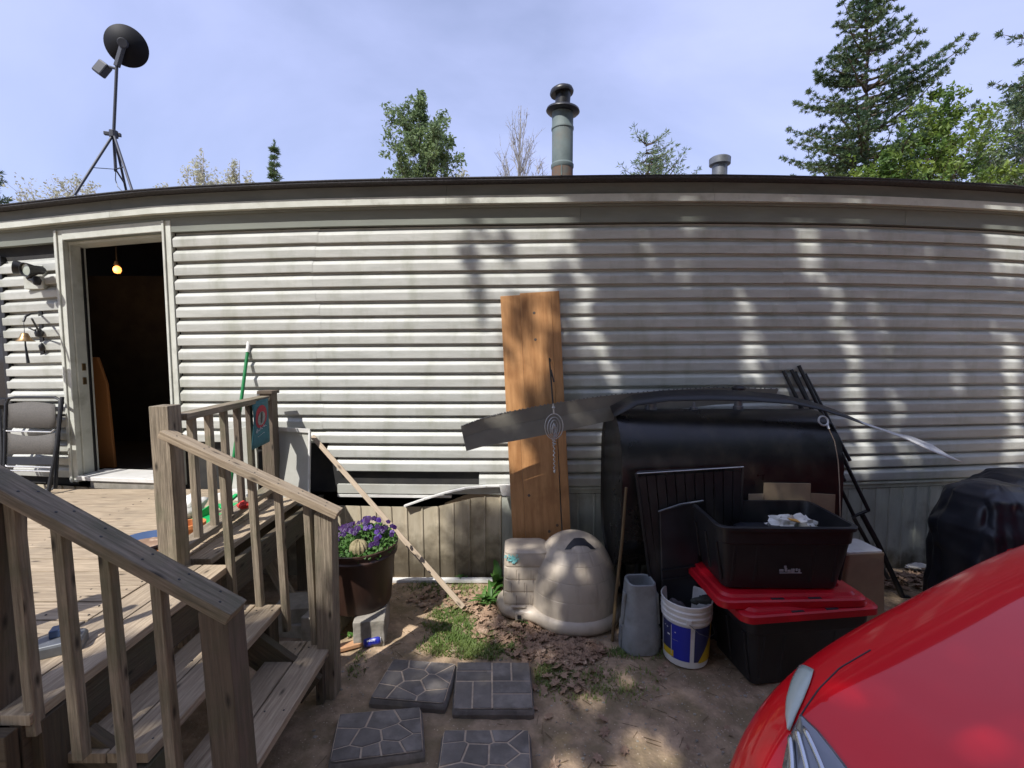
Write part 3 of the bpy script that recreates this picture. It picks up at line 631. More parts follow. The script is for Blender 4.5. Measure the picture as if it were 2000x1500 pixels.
# nail heads on the two handrails
for (a_, b_), nm in (((n0, n1), 'n'), ((hr0, hr1), 'f')):
    mb = MB(); d_ = (b_ - a_).normalized(); u_ = Vector((0, 1, 0)).cross(d_); u_ = u_ if u_.z > 0 else -u_
    for k in range(7):
        for s_ in (-.018, .02):
            c = a_.lerp(b_, (k + .5) / 7 + random.uniform(-.02, .02)) + Vector((0, s_ + (0 if nm == 'n' else -.047), 0)) + u_ * (.0195 if nm == 'n' else .0192)
            mb.lathe([(.0001, .0012), (.0035, .001), (.0045, 0)], c, 8, u_.to_track_quat('Z', 'Y').to_matrix(), False, False)
    dpart('nail_heads', mb, 'black_metal', 'dark nail heads along the handrail', 0)
mb = MB()
y = 1.30
while y < 3.7:
    for x in (-4.4, -3.6, -2.8, -2.0, XB - .04):
        for s_ in (.035, .105): mb.lathe([(.0001, .003), (.004, .0025), (.0045, 0)], (x + random.uniform(-.01, .01), y + s_, DZ), 7, None, False, False)
    y += .1435
for xn, z, ya, yb in TR:
    for k in range(2):
        for yy_ in (ya + .07, (ya + yb) / 2, yb - .06):
            for s_ in (-.04, .04): mb.lathe([(.0001, .003), (.004, .0025), (.0045, 0)], (xn - .07 - k * .145 + s_, yy_ + random.uniform(-.01, .01), z), 7, None, False, False)
dpart('screw_heads', mb, 'black_metal', 'dark screw heads in the boards and treads', 0).__setitem__('kind', 'stuff')

# ================================================================== things on the deck
c = atz(283, 1052, DZ + .06); bw = thing('food_bowl', 'shallow dark blue bowl on the deck beside the tall newel post', 'bowl', (c.x, c.y, DZ))
mb = MB(); mb.lathe([(.08, .0), (.11, .012), (.145, .05), (.15, .055), (.142, .053), (.105, .02), (.02, .014), (.001, .014)], (c.x, c.y, DZ), 32, None, True, False); part(bw, 'bowl_shell', mb, 'blue_bowl', smooth=50.)
mb = MB(); mb.lathe([(.001, .034), (.08, .03), (.12, .024)], (c.x, c.y, DZ), 20, None, False, False)
mb.v = [(a, b, z + .008 * noise.noise(Vector((a * 40, b * 40, 0)))) for a, b, z in mb.v]; part(bw, 'pet_food', mb, 'deadleaf', smooth=True)
c = atz(310, 1085, DZ); mb = MB(); mb.box((c.x + .0, c.y, DZ + .012), (.17, .12, .024), .2); solo('brick_tile', mb, 'orange', 'flat orange tile on the deck in front of the blue bowl', 'tile', (c.x, c.y, DZ), bev=.006)
c = atz(118, 1268, DZ); sh = thing('junction_box', 'flat blue grey plastic box lying on the near corner of the deck', 'box', (c.x, c.y, DZ))
mb = MB(); mb.loft([rrect(c.x, c.y, DZ + z, .15 * s, .10 * s, .02, .5) for z, s in ((0, 1), (.035, 1), (.045, .9))]); part(sh, 'base', mb, 'grey_metal', bev=.003)
mb = MB(); mb.box((c.x - .02, c.y + .02, DZ + .06), (.05, .045, .03), .5); mb.box((c.x + .03, c.y + .015, DZ + .052), (.05, .03, .014), .5); part(sh, 'raised_lid', mb, 'blue_bowl', bev=.004)
mb = MB(); mb.tube([(c.x - .07, c.y - .02, DZ + .02), (c.x - .12, c.y + .03, DZ + .01), (c.x - .18, c.y + .02, DZ + .008), (c.x - .2, c.y + .09, DZ + .008)], .005, 6); part(sh, 'wire', mb, 'white_plastic')
# folding chair leaning on the wall left of the door
cc = W(70, 968, .30); ch = thing('folding_chair', 'folded black camp chair with grey mesh panels leaning on the wall left of the door', 'folding chair', (cc.x, cc.y, DZ))
def cp(px, py, o=None):
    t = (py - 770) / 230; return W(px, py, .10 + .22 * t)
mb = MB(); mb.tube([cp(8, 955), cp(12, 790), cp(18, 778), cp(30, 776), cp(108, 776), cp(118, 782), cp(108, 955)], .0125, 8); part(ch, 'back_frame', mb, 'black_metal', smooth=50.)
mb = MB(); mb.tube([cp(126, 775) + Vector((0, -.02, 0)), cp(118, 870) + Vector((0, -.03, 0)), cp(101, 975) + Vector((0, -.04, 0))], .014, 8); part(ch, 'leg', mb, 'black_metal')
mb = MB(); mb.tube([cp(0, 800), cp(4, 880), cp(2, 975)], .014, 8); part(ch, 'leg', mb, 'black_metal')
for y0, y1, cv in ((784, 836, 6), (846, 888, 6)):
    mb = MB(); rings = []
    for i in range(9):
        t = i / 8; px = lerp(14, 106, t); s_ = math.sin(math.pi * t) * cv
        rings.append([cp(px, y0 + (s_ if y0 > 800 else -s_ * .8 + 6)) + Vector((0, .01, 0)), cp(px, (y0 + y1) / 2) + Vector((0, .014 + .01 * math.sin(math.pi * t), 0)), cp(px, y1) + Vector((0, .01, 0))])
    mb.loft(rings, False, False, closed=False); o = part(ch, 'mesh_panel', mb, 'mesh_fabric', smooth=True); s = o.modifiers.new('t', 'SOLIDIFY'); s.thickness = .006
for y_, m_ in ((842, 'steel'), (911, 'steel'), (919, 'steel'), (955, 'grey_metal')):
    mb = MB(); mb.tube([cp(8, y_ - 4), cp(14, y_), cp(100, y_ + 2), cp(106, y_ - 3)], .0065, 8); part(ch, 'cross_bar', mb, m_)
mb = MB(); mb.poly([cp(12, 892), cp(104, 892), cp(104, 908), cp(12, 908)], .012); part(ch, 'arm_pad', mb, 'black_plastic', bev=.004)
# broom, dustpan, bag
tip, foot = W(486, 668, .02), atz(447, 985, DZ + .05); foot = aty(445, 985, 3.3)
br = thing('broom', 'broom with a bright green handle and white tip leaning on the siding behind the railing', 'broom', (foot.x, foot.y, DZ))
j = foot.lerp(tip, .93)
mb = MB(); mb.tube([foot, j], .0125, 12); part(br, 'handle', mb, 'green_pole', smooth=50.)
mb = MB(); mb.tube([j, tip], .0155, 12); part(br, 'handle_tip', mb, 'white_plastic', smooth=50.)
mb = MB(); f2 = foot + Vector((0, 0, -.02)); mb.beam(f2 + Vector((-.1, -.02, 0)), f2 + Vector((.1, .02, 0)), .05, .05); part(br, 'broom_head', mb, 'green_plastic', bev=.008)
mb = MB()
for i in range(60):
    t = random.uniform(-.1, .1); q = f2 + Vector((t, random.uniform(-.02, .02), -.02)); mb.beam(q, q + Vector((t * .35, random.uniform(-.02, .02), -.12)), .004, .002)
part(br, 'bristles', mb, 'white_plastic', kind='stuff')
c = aty(415, 990, 3.0); dp = thing('dustpan', 'small bright green dustpan on the deck behind the railing', 'dustpan', (c.x, 3.0, DZ))
mb = MB(); zb = DZ + .01
rings = [[Vector((c.x + x, 3.0 + y_, zb + z)) for x, z in ((-.11 * s, .07 * k), (-.10 * s, .005), (.10 * s, .005), (.11 * s, .07 * k), (.102 * s, .07 * k), (.095 * s, .012), (-.095 * s, .012), (-.102 * s, .07 * k))] for y_, s, k in ((-.1, 1, .15), (0, .95, .7), (.1, .8, 1.))]
mb.loft(rings); part(dp, 'pan', mb, 'green_plastic')
mb = MB(); mb.beam((c.x, 3.09, zb + .05), (c.x + .02, 3.24, zb + .10), .03, .02); part(dp, 'pan_handle', mb, 'green_plastic', bev=.005)
def blob(c, r, n=(16, 10), amp=.2, seed=0, fr=2.2):
    vs = []; nu, nv = n
    for j in range(nv + 1):
        for i in range(nu):
            a = 2 * math.pi * i / nu; b = math.pi * j / nv - math.pi / 2
            d = Vector((math.cos(b) * math.cos(a), math.cos(b) * math.sin(a), math.sin(b)))
            k = 1 + amp * noise.noise(d * fr + Vector((seed, seed * 2, 0)))
            vs.append(Vector(c) + Vector((d.x * r[0], d.y * r[1], d.z * r[2])) * k)
    fs = [(j * nu + i, j * nu + (i + 1) % nu, (j + 1) * nu + (i + 1) % nu, (j + 1) * nu + i) for j in range(nv) for i in range(nu)]
    return vs, fs
c = aty(372, 985, 3.1); mb = MB(); mb.add(*blob((c.x, 3.1, DZ + .07), (.09, .08, .08), (24, 14), .5, 3, 3)); solo('plastic_bag', mb, 'white_plastic', 'crumpled whitish plastic bag on the deck behind the newel post', 'bag', (c.x, 3.1, DZ), smooth=True)
c = aty(375, 1035, 2.75); mb = MB(); mb.lathe([(.05, 0), (.07, .07), (.075, .07), (.075, .09), (.06, .09), (.05, .03), (.001, .03)], (c.x, 2.75, DZ), 24, None, True, False); solo('clay_pot', mb, 'orange', 'small orange clay pot on the deck behind the second baluster', 'pot', (c.x, 2.75, DZ), smooth=40.)
c = aty(478, 1012, 2.98); mb = MB(); mb.add(*blob((c.x, 2.98, .84), (.045, .03, .025), (16, 10), .4, 9, 3)); mb.beam((c.x, 2.98, .845), (c.x + .07, 2.95, .86), .03, .012); solo('red_trowel', mb, 'red_small', 'small red handled tool lying on the bottom rail near the wall', 'tool', (c.x, 2.98, .82), smooth=30.)
c = aty(470, 930, 3.62); mb = MB(); mb.poly([aty(*q, 3.60) for q in ((436, 838), (500, 832), (505, 990), (440, 1000))], .02); solo('white_sheet', mb, 'white_board', 'upright white plastic sheet against the wall behind the railing balusters', 'panel', (c.x, 3.6, DZ), bev=.002)
mb = MB(); mb.poly([aty(*q, 3.45) for q in ((420, 965), (452, 955), (490, 968), (494, 985), (425, 985))], .14, (0, -1, .2)); solo('plastic_tub', mb, 'white_plastic', 'low translucent white tub on the deck at the foot of the broom', 'tub', (aty(455, 985, 3.45).x, 3.45, DZ), bev=.01)
# white panel right of the corner post
pb = [aty(541, 838, 3.60), aty(606, 842, 3.60), aty(604, 990, 3.50), aty(548, 985, 3.50)]
wp = thing('plastic_board', 'broad dull white panel leaning against the wall right of the corner post', 'panel', (pb[3].x, 3.5, .6))
mb = MB(); mb.poly(pb, .02); part(wp, 'face', mb, 'white_board', bev=.003)
mb = MB(); mb.beam(pb[0] + Vector((0, -.012, .004)), pb[1] + Vector((.004, -.012, .004)), .012, .03); mb.beam(pb[1] + Vector((0, -.012, 0)), pb[2] + Vector((0, -.012, 0)), .012, .02, (0, 1, 0)); part(wp, 'edge_lip', mb, 'white_plastic')
# banner hanging on the rail
bo = aty(508, 780, 3.15)
bn = thing('garden_banner', 'small teal banner with a red oval emblem hanging from the rail corner', 'banner', (bo.x, 3.15, 1.45))
ax0, ax1 = xa + .03, xc
def bp(u, v, o=0):                                  # u across the cloth, v down
    a, b = aty(491, 783, 3.28), aty(514, 776, 3.44); x = lerp(a.x, b.x, u); y_ = lerp(3.18, 3.40, u) - o * .4; 
    z = lerp(a.z, b.z, u) + .0 - v * (.335 - .01 * u); return Vector((x + .055 + o + .006 * math.sin(v * 5 + u * 3), y_ + .01 * math.sin(v * 4), z))
mb = MB(); mb.loft([[bp(u / 6, v / 10) for u in range(7)] for v in range(11)], False, False, closed=False); ob = part(bn, 'cloth', mb, 'teal', smooth=True); s = ob.modifiers.new('t', 'SOLIDIFY'); s.thickness = .002
def decal(cu, cv, ru, rv, m, o, nm, n=20, a0=0, a1=360):
    mb = MB(); mb.add([bp(cu, cv, o)] + [bp(cu + ru * math.cos(R(lerp(a0, a1, k / n))), cv + rv * math.sin(R(lerp(a0, a1, k / n))), o) for k in range(n + 1)], [(0, k + 1, k + 2) for k in range(n)]); return part(bn, nm, mb, m)
decal(.5, .36, .40, .25, 'banner_red', .004, 'emblem'); decal(.5, .40, .26, .15, 'banner_grey', .006, 'emblem'); decal(.5, .38, .07, .13, 'banner_dark', .008, 'emblem')
mb = MB()
for k in range(9):
    u = .2 + k * .07; mb.beam(bp(u, .68 - k * .012 + .02 * (k % 2), .006), bp(u + .05, .60 - k * .006 + .03 * (k % 3), .006), .006, .001, (0, 1, 0))
for k in range(5):
    u = .32 + k * .08; mb.beam(bp(u, .78 - k * .01, .006), bp(u + .05, .775 - k * .01, .006), .004, .001, (0, 1, 0))
part(bn, 'lettering', mb, 'white_ink', 'two lines of small whitish script')
mb = MB(); mb.tube([bp(-.08, -.01), bp(1.08, -.01)], .006, 8); part(bn, 'rod', mb, 'black_metal')
# lath leaning on the wall
a, b = W(610, 852, .04), atz(905, 1186, .02); mb = MB(); mb.beam(b, a, .036, .016, (0, -1, .4))
solo('wood_lath', mb, 'lath', 'long thin weathered lath leaning diagonally from the ground up to the white panel', 'lath', b, bev=.002)
# ================================================================== planter with pansies
pc = atz(712, 1215, .0); pc = Vector((-1.03, 3.02, 0)); PZ = .17
pln = thing('flower_planter', 'dark brown half barrel planter with purple pansies, raised on concrete blocks', 'planter', (pc.x, pc.y, PZ))
rt = .245; hp = .40
mb = MB(); mb.lathe([(.20, 0), (.205, .01), (.222, .20), (.236, hp - .07), (.250, hp - .065), (.252, hp - .05), (.244, hp - .04), (.246, hp - .015), (.256, hp - .01), (.257, hp + .005), (.246, hp + .008), (.236, hp - .02), (.23, hp - .06)], (pc.x, pc.y, PZ), 48, None, True, False); part(pln, 'tub', mb, 'planter', smooth=40.)
mb = MB(); mb.lathe([(.001, hp - .03), (.12, hp - .035), (.234, hp - .05)], (pc.x, pc.y, PZ), 32, None, False, False); part(pln, 'soil', mb, 'soil')
rng = random.Random(5)
def leafq(mb, c, r, nrm, n=5, mi=0, roll=None, long=1.0):
    q = nrm.to_track_quat('Z', 'Y').to_matrix() @ Matrix.Rotation(rng.uniform(0, 6.28) if roll is None else roll, 3, 'Z')
    pts = [c + q @ Vector((math.cos(2 * math.pi * k / n) * r * long, math.sin(2 * math.pi * k / n) * r * .7, (.15 * r if k % 2 else -.1 * r))) for k in range(n)]
    mb.add(pts, [tuple(range(n))], None, mi)
mb = MB()
for k in range(1300):
    a = rng.uniform(0, 6.28); r = .25 * math.sqrt(rng.random()); hh = .115 * (1 - (r / .28) ** 2) * (.6 + .5 * max(0, math.cos(a - .6)))
    c = Vector((pc.x + r * math.cos(a), pc.y + r * math.sin(a), PZ + hp - .03 + rng.uniform(.0, 1) * (hh + .03)))
    leafq(mb, c, rng.uniform(.010, .019), Vector((rng.uniform(-1, 1), rng.uniform(-1.2, .8), rng.uniform(.1, 1.4))).normalized(), 6)
part(pln, 'foliage', mb, 'weed', kind='stuff')
for k in range(95):                                 # each flower has five petals and a face
    a = rng.uniform(0, 6.28); r = .235 * math.sqrt(rng.random()); x, y_ = r * math.cos(a), r * math.sin(a)
    if x < -.02 and y_ < -.12 and rng.random() < .8: continue
    if x < .1 and x > -.08 and y_ < -.08: continue
    hh = .125 * (1 - (r / .30) ** 2) * (.6 + .5 * max(0, math.cos(a - .6))) + .02
    c = Vector((pc.x + x, pc.y + y_, PZ + hp + hh)); nr = Vector((x * 2 + rng.uniform(-.4, .4), y_ * 2 - .7, .6)).normalized(); m3 = nr.to_track_quat('Z', 'Y').to_matrix()
    mb = MB()
    for j in range(5):
        t = R(72 * j + rng.uniform(-8, 8)); pc_ = c + m3 @ Vector((math.cos(t) * .009, math.sin(t) * .009, .001 * j)); q = [pc_ + m3 @ Vector((math.cos(u) * .0095, math.sin(u) * .0095, .002 * math.sin(2 * u))) for u in [2 * math.pi * i / 7 for i in range(7)]]
        mb.add(q, [tuple(range(7))])
    fl_ = part(pln, 'flower', mb, 'petal2' if (x > .02 and rng.random() < .45) else 'petal')
cx_ = Vector((pc.x + .055, pc.y - .17, PZ + hp + .035)); mb = MB()
vs, fs = blob(cx_, (.052, .048, .05), (26, 14), 0); vs = [cx_ + (v - cx_) * (1 + .13 * (i % 2)) for i, v in enumerate(vs)]
mb.add(vs, fs); part(pln, 'dry_flower_head', mb, 'cactus', 'round tan dried flower head at the front rim')
# blocks under the planter
def block(name, c, d, rz, label, m='concrete'):
    mb = MB(); mb.box((0, 0, 0), d, 0); bm = bmesh.new(); me0 = new_mesh('tmp', mb, m); bm.from_mesh(me0); bmesh.ops.subdivide_edges(bm, edges=bm.edges, cuts=6, use_grid_fill=True)
    for v in bm.verts: v.co += Vector((noise.noise(v.co * 20 + Vector(c)), noise.noise(v.co * 20 + Vector((5, 1, c[0]))), noise.noise(v.co * 20 + Vector((1, 9, c[1]))))) * .004
    M_ = Matrix.Rotation(rz, 4, 'Z')
    for v in bm.verts: v.co = M_ @ v.co
    me = bpy.data.meshes.new(name); bm.to_mesh(me); bm.free(); me.materials.append(MT[m]); o = bpy.data.objects.new(name, me); COL.objects.link(o); o.location = c
    tagit(o, label, 'block'); bevel(o, .006); return o
block('concrete_block', (-.92, 2.92, .08), (.19, .30, .175), .15, 'upright grey concrete block under the right side of the planter')
block('concrete_block', (-1.22, 2.98, .08), (.19, .36, .175), -.15, 'grey concrete block under the left side of the planter, behind the end post')
c = atz(490, 1075, .2); block('stacked_block', (-1.42, 3.0, .12), (.3, .22, .12), .1, 'pale rough block lying in the shade under the deck rail', 'concrete')
block('stacked_block', (-1.40, 3.02, .03), (.42, .3, .1), -.1, 'wide flat block on the ground beneath the pale rough block', 'concrete')
# crushed can and terracotta board
c = atz(728, 1255, .02); cn = thing('crushed_can', 'crushed blue drink can with a white mark lying by the concrete block', 'can', (c.x, c.y, .0))
m3 = Matrix.Rotation(R(8), 3, 'Z') @ Matrix.Rotation(R(82), 3, 'Y'); mb = MB(); pr = [(.016, -.055), (.024, -.052), (.031, -.045), (.031, -.02), (.026, .0), (.03, .015), (.031, .04), (.025, .05), (.022, .052)]
mb.lathe(pr, (c.x, c.y, .035), 20, m3); mb.v = [(x, y_, z * (.95) + .006 * noise.noise(Vector((x * 60, y_ * 60, z * 60)))) for x, y_, z in mb.v]; part(cn, 'can_body', mb, 'blue_label', smooth=40.)
mb = MB(); mb.lathe([(.0, .0535), (.021, .0535), (.0225, .056), (.0235, .052)], (c.x, c.y, .034), 20, m3, False, False); part(cn, 'can_end', mb, 'steel')
mb = MB()
for k in range(4):
    q = Vector((c.x - .022 + k * .014, c.y - .0335, .052 + .002 * k)); mb.lathe([(.0035, 0), (.0055, .0), (.0055, .0008), (.0035, .0008)], q, 10, Matrix.Rotation(R(60), 3, 'X'), False, False)
part(cn, 'printed_mark', mb, 'white_ink')
a, b = atz(655, 1268, .02), atz(714, 1252, .02); mb = MB(); mb.beam(a, b, .06, .025); solo('terracotta_strip', mb, 'terracotta', 'flat salmon coloured strip on the ground beside the crushed blue can', 'board', a, bev=.004)
# ================================================================== stepping stones
def clip(poly, p, nrm):
    out = []
    for i in range(len(poly)):
        a, b = poly[i], poly[(i + 1) % len(poly)]; da, db = (a - p).dot(nrm), (b - p).dot(nrm)
        if da <= 0: out.append(a)
        if da * db < 0: out.append(a + (b - a) * (da / (da - db)))
    return out
def inset(poly, d):
    n = len(poly); ar = sum(poly[i].x * poly[(i + 1) % n].y - poly[(i + 1) % n].x * poly[i].y for i in range(n)); sg = 1 if ar > 0 else -1
    out = poly[:]
    for i in range(n):
        a, b = poly[i], poly[(i + 1) % n]; e = (b - a)
        if e.length < 1e-6: continue
        nr = Vector((e.y, -e.x)).normalized() * sg; out = clip(out, a - nr * d, nr)
        if len(out) < 3: return []
    return out
V2 = lambda *a: Vector(a)
def stone(px, label, cells=None, seeds=None):
    cs = [atz(*q, .045) for q in px]                # corners: near-left, near-right, far-right, far-left
    ctr = sum(cs, Vector()) / 4; zt = .045
    st = thing('stepping_stone', label, 'stepping stone', (ctr.x, ctr.y, 0), 'stepping stones at the foot of the steps')
    def bil(u, v, z=0): q = (cs[0] * (1 - u) + cs[1] * u) * (1 - v) + (cs[3] * (1 - u) + cs[2] * u) * v; return Vector((q.x, q.y, z))
    edge = []
    N = 14
    for (u0, v0, u1, v1) in ((0, 0, 1, 0), (1, 0, 1, 1), (1, 1, 0, 1), (0, 1, 0, 0)):
        for k in range(N):
            t = k / N; u, v = lerp(u0, u1, t), lerp(v0, v1, t); j = .008 * noise.noise(Vector((u * 9 + ctr.x * 7, v * 9, 2)))
            cr = .02 * (max(0, 1 - t * N / 1.0) if True else 0)
            u_, v_ = lerp(u, .5, cr + j), lerp(v, .5, cr + j); edge.append((u_, v_))
    mb = MB(); mb.loft([[bil(lerp(.5, u, s), lerp(.5, v, s), z) for u, v in edge] for s, z in ((1.03, -.02), (1.035, .02), (1.0, zt - .008), (.985, zt - .004))]); part(st, 'slab_body', mb, 'stone')
    mb = MB(); mb.add([bil(lerp(.5, u, .984), lerp(.5, v, .984), zt + .0042) for u, v in edge], [tuple(range(len(edge)))]); part(st, 'joint_bed', mb, 'grout')
    polys = []
    if seeds:
        sq = [V2(.005, .005), V2(.995, .005), V2(.995, .995), V2(.005, .995)]
        for i, s in enumerate(seeds):
            p = sq[:]
            for j, t in enumerate(seeds):
                if i != j: p = clip(p, (V2(*s) + V2(*t)) / 2, V2(*t) - V2(*s))
            polys.append(p)
    else: polys = [[V2(a, b), V2(c_, b), V2(c_, d_), V2(a, d_)] for a, b, c_, d_ in cells]
    for p in polys:
        p = inset(p, .010)
        if len(p) < 3: continue
        q = inset(p, .022) or p; c0 = sum(p, V2(0, 0)) / len(p); mb = MB(); m = len(p); h = random.uniform(-.001, .002)
        q = [c0 + (a - c0) * .93 for a in p]
        vs = [bil(a.x, a.y, zt - .003) for a in p] + [bil(a.x, a.y, zt + .0052 + h) for a in [c0 + (a - c0) * .985 for a in p]] + [bil(a.x, a.y, zt + .0072 + h) for a in q]
        fs = [(r_ * m + k, r_ * m + (k + 1) % m, (r_ + 1) * m + (k + 1) % m, (r_ + 1) * m + k) for r_ in range(2) for k in range(m)] + [tuple(2 * m + k for k in range(m))]
        mb.add(vs, fs); part(st, 'stone_facet', mb, 'stone')
stone(((722, 1364), (868, 1376), (892, 1297), (768, 1288)), 'irregular flagstone patterned slab beside the foot of the steps, behind the nearer left slab', seeds=((.1, .15), (.38, .1), (.5, .32), (.85, .12), (.75, .45), (.15, .5), (.42, .62), (.12, .85), (.45, .92), (.72, .88), (.95, .7)))
stone(((885, 1386), (1042, 1386), (1034, 1295), (892, 1295)), 'square slab with a basket weave brick pattern, nearest the dog house', cells=((0, 0, .235, .56), (.235, 0, .485, .56), (.485, 0, 1, .29), (.485, .29, 1, .56), (0, .56, .485, .79), (0, .79, .485, 1), (.485, .56, .745, 1), (.745, .56, 1, 1)))
stone(((642, 1492), (828, 1468), (822, 1382), (662, 1396)), 'darker irregular flagstone patterned slab at the lower left, closest to the bottom step', seeds=((.2, .1), (.1, .45), (.35, .38), (.2, .85), (.62, .12), (.72, .42), (.55, .78), (.9, .2), (.92, .55), (.88, .88), (.45, .1)))
stone(((850, 1540), (1040, 1540), (1034, 1427), (866, 1427)), 'flagstone patterned slab cut off by the bottom of the picture', seeds=((.1, .9), (.15, .6), (.42, .9), (.4, .55), (.7, .95), (.68, .55), (.95, .75), (.92, .35), (.3, .2), (.65, .15)))
# ================================================================== boards leaning on the wall
tl, tr = W(977, 575, .035), W(1092, 568, .035); bl_, br_ = aty(1007, 1125, 3.40), aty(1121, 1125, 3.40)
bl_.z = br_.z = .015
pk = thing('leaning_board', 'wide honey coloured glued pine board leaning upright against the siding', 'board', (bl_.x, 3.4, 0))
def pq(u, v): return (tl.lerp(tr, u)).lerp(bl_.lerp(br_, u), v)
nb = (tr - tl).cross(bl_ - tl).normalized(); nb = nb if nb.y < 0 else -nb
def pboard(u0, u1, v0, v1, u0b=None, u1b=None, off=0, m='pine_board', lab=None):
    u0b = u0 if u0b is None else u0b; u1b = u1 if u1b is None else u1b
    a, b, c, d = pq(u0, v0), pq(u1, v0), pq(u1b, v1), pq(u0b, v1); ln = (d - a).length; wd = (b - a).length
    mb = MB(); vs = [p + nb * off for p in (a, b, c, d)] + [p + nb * (off - .034) for p in (a, b, c, d)]; k = random.random() * 4
    mb.add(vs, [(0, 1, 2, 3), (7, 6, 5, 4), (0, 4, 5, 1), (1, 5, 6, 2), (2, 6, 7, 3), (3, 7, 4, 0)],
           [[(k, k), (k, k + wd), (k + ln, k + wd), (k + ln, k)]] + [[(k, k), (k + .03, k), (k + .03, k + .1), (k, k + .1)]] * 5)
    part(pk, 'plank', mb, m, lab, bev=.002)
pboard(.0, .33, .006, .40, None, None, 0); pboard(.0, .22, .402, 1.0, None, None, -.001)
pboard(.332, .86, .0, .40, None, .85, .0012); pboard(.222, .85, .402, .90, None, .835, .001); pboard(.32, .835, .902, 1.0, None, .83, .0015); pboard(.2, .318, .902, 1.0, off=.0)
pboard(.861, 1.0, .0, .45, .853, 1.0, .0); pboard(.857, 1.0, .452, 1.0, .868, 1.0, .0)
mb = MB()
for u, v in ((.62, .07), (.62, .16), (.3, .42), (.62, .40), (.86, .78), (.70, .80), (.72, .82), (.35, .68)):
    m3 = nb.to_track_quat('Z', 'Y').to_matrix(); mb.lathe([(.001, .0015), (.008, .001), (.011, 0), (.012, -.002)], pq(u * .9, v) + nb * .0015, 10, m3, False, False)
part(pk, 'knots', mb, 'rust', 'small round brown knots')
# wind spinner
yy = 3.10; A = lambda px, py, y_=yy: aty(px, py, y_)
ws = thing('wind_spinner', 'silver wire spiral wind spinner with twisted tail hanging in front of the pine board', 'wind spinner', A(1082, 833))
mb = MB(); mb.tube([pq(.80, .235) + nb * .01, A(1073, 700), A(1077, 750), A(1080, 790)], .0055, 8); mb.tube([A(1076, 722), A(1082, 746)], .006, 8); part(ws, 'hook', mb, 'black_metal')
cc = A(1082, 833)
for i, (r, rx, an) in enumerate(((.062, .9, 10), (.05, .75, 60), (.04, .8, 100), (.030, .8, 150), (.018, .8, 30))):
    pts = []
    for k in range(28):
        a = 2 * math.pi * k / 28; x = math.cos(a) * r; z = math.sin(a) * r * 1.4; q = R(an * .45)
        pts.append(cc + Vector((x * math.cos(q), x * math.sin(q), z - .006 * i)))
    mb = MB(); mb.tube(pts, .0034, 6, closed=True); part(ws, 'ring', mb, 'steel', smooth=True)
mb = MB(); mb.add(*blob(cc, (.013, .013, .018), (12, 8), 0)); part(ws, 'bead', mb, 'steel', smooth=True)
mb = MB(); tp = [A(1082, 860).lerp(A(1083, 918), k / 40) + Vector((.006 * math.cos(k * 1.1), .006 * math.sin(k * 1.1), 0)) for k in range(41)]; mb.tube(tp, .0032, 5)
tp = [A(1082, 857).lerp(A(1083, 870), k / 20) + Vector((.012 * math.cos(k * .8), .012 * math.sin(k * .8), 0)) for k in range(21)]; mb.tube(tp, .0032, 5); mb.add(*blob(A(1083, 921), (.008, .008, .012), (10, 6), 0)); part(ws, 'tail', mb, 'steel')
mb = MB(); mb.tube([A(1080, 788), A(1082, 808)], .006, 6); mb.add(*blob(A(1081, 796), (.012, .012, .008), (10, 6), 0)); part(ws, 'swivel', mb, 'steel')
# dark vinyl strip across the board
tops_ = [(900, 833), (940, 818), (985, 806), (1080, 788), (1180, 773), (1300, 762), (1400, 757), (1520, 760)]
mids_ = [(905, 856), (944, 842), (990, 832), (1086, 815), (1185, 797), (1300, 781), (1400, 773), (1515, 772)]
bots_ = [(911, 881), (950, 870), (1000, 862), (1095, 843), (1190, 822), (1300, 802), (1400, 790), (1505, 785)]
ds = [3.18, 3.2, 3.22, 3.25, 3.28, 3.34, 3.38, 3.42]
vs_ = thing('vinyl_strip', 'bowed dark brown vinyl strip lying across the pine board and tank top', 'strip', aty(1080, 815, 3.25))
def sm(pts, n=28):
    xs = [p[0] for p in pts]; t = np.linspace(0, len(pts) - 1, n); return [(float(np.interp(k, range(len(pts)), xs)), float(np.interp(k, range(len(pts)), [p[1] for p in pts]))) for k in t]
dd = list(np.interp(np.linspace(0, 7, 28), range(8), ds))
for nm, a_, b_, o in (('upper_flange', tops_, mids_, 0), ('lower_flange', mids_, bots_, -.012)):
    mb = MB(); rings = [[aty(*p, y_ + o * .7), aty(*q, y_ + o * 1.4)] for p, q, y_ in zip(sm(a_), sm(b_), dd)]; mb.loft(rings, False, False, closed=False); o_ = part(vs_, nm, mb, 'brown_siding'); s = o_.modifiers.new('t', 'SOLIDIFY'); s.thickness = .004
mb = MB()
for k in range(27):
    p, q = sm(tops_)[k], sm(tops_)[k + 1]
    for t in (.1, .5, .85): a = aty(lerp(p[0], q[0], t), lerp(p[1], q[1], t) - 1, dd[k] - .003); mb.beam(a, a + Vector((.012, 0, .0)), .003, .006)
part(vs_, 'nail_hem', mb, 'grey_metal')
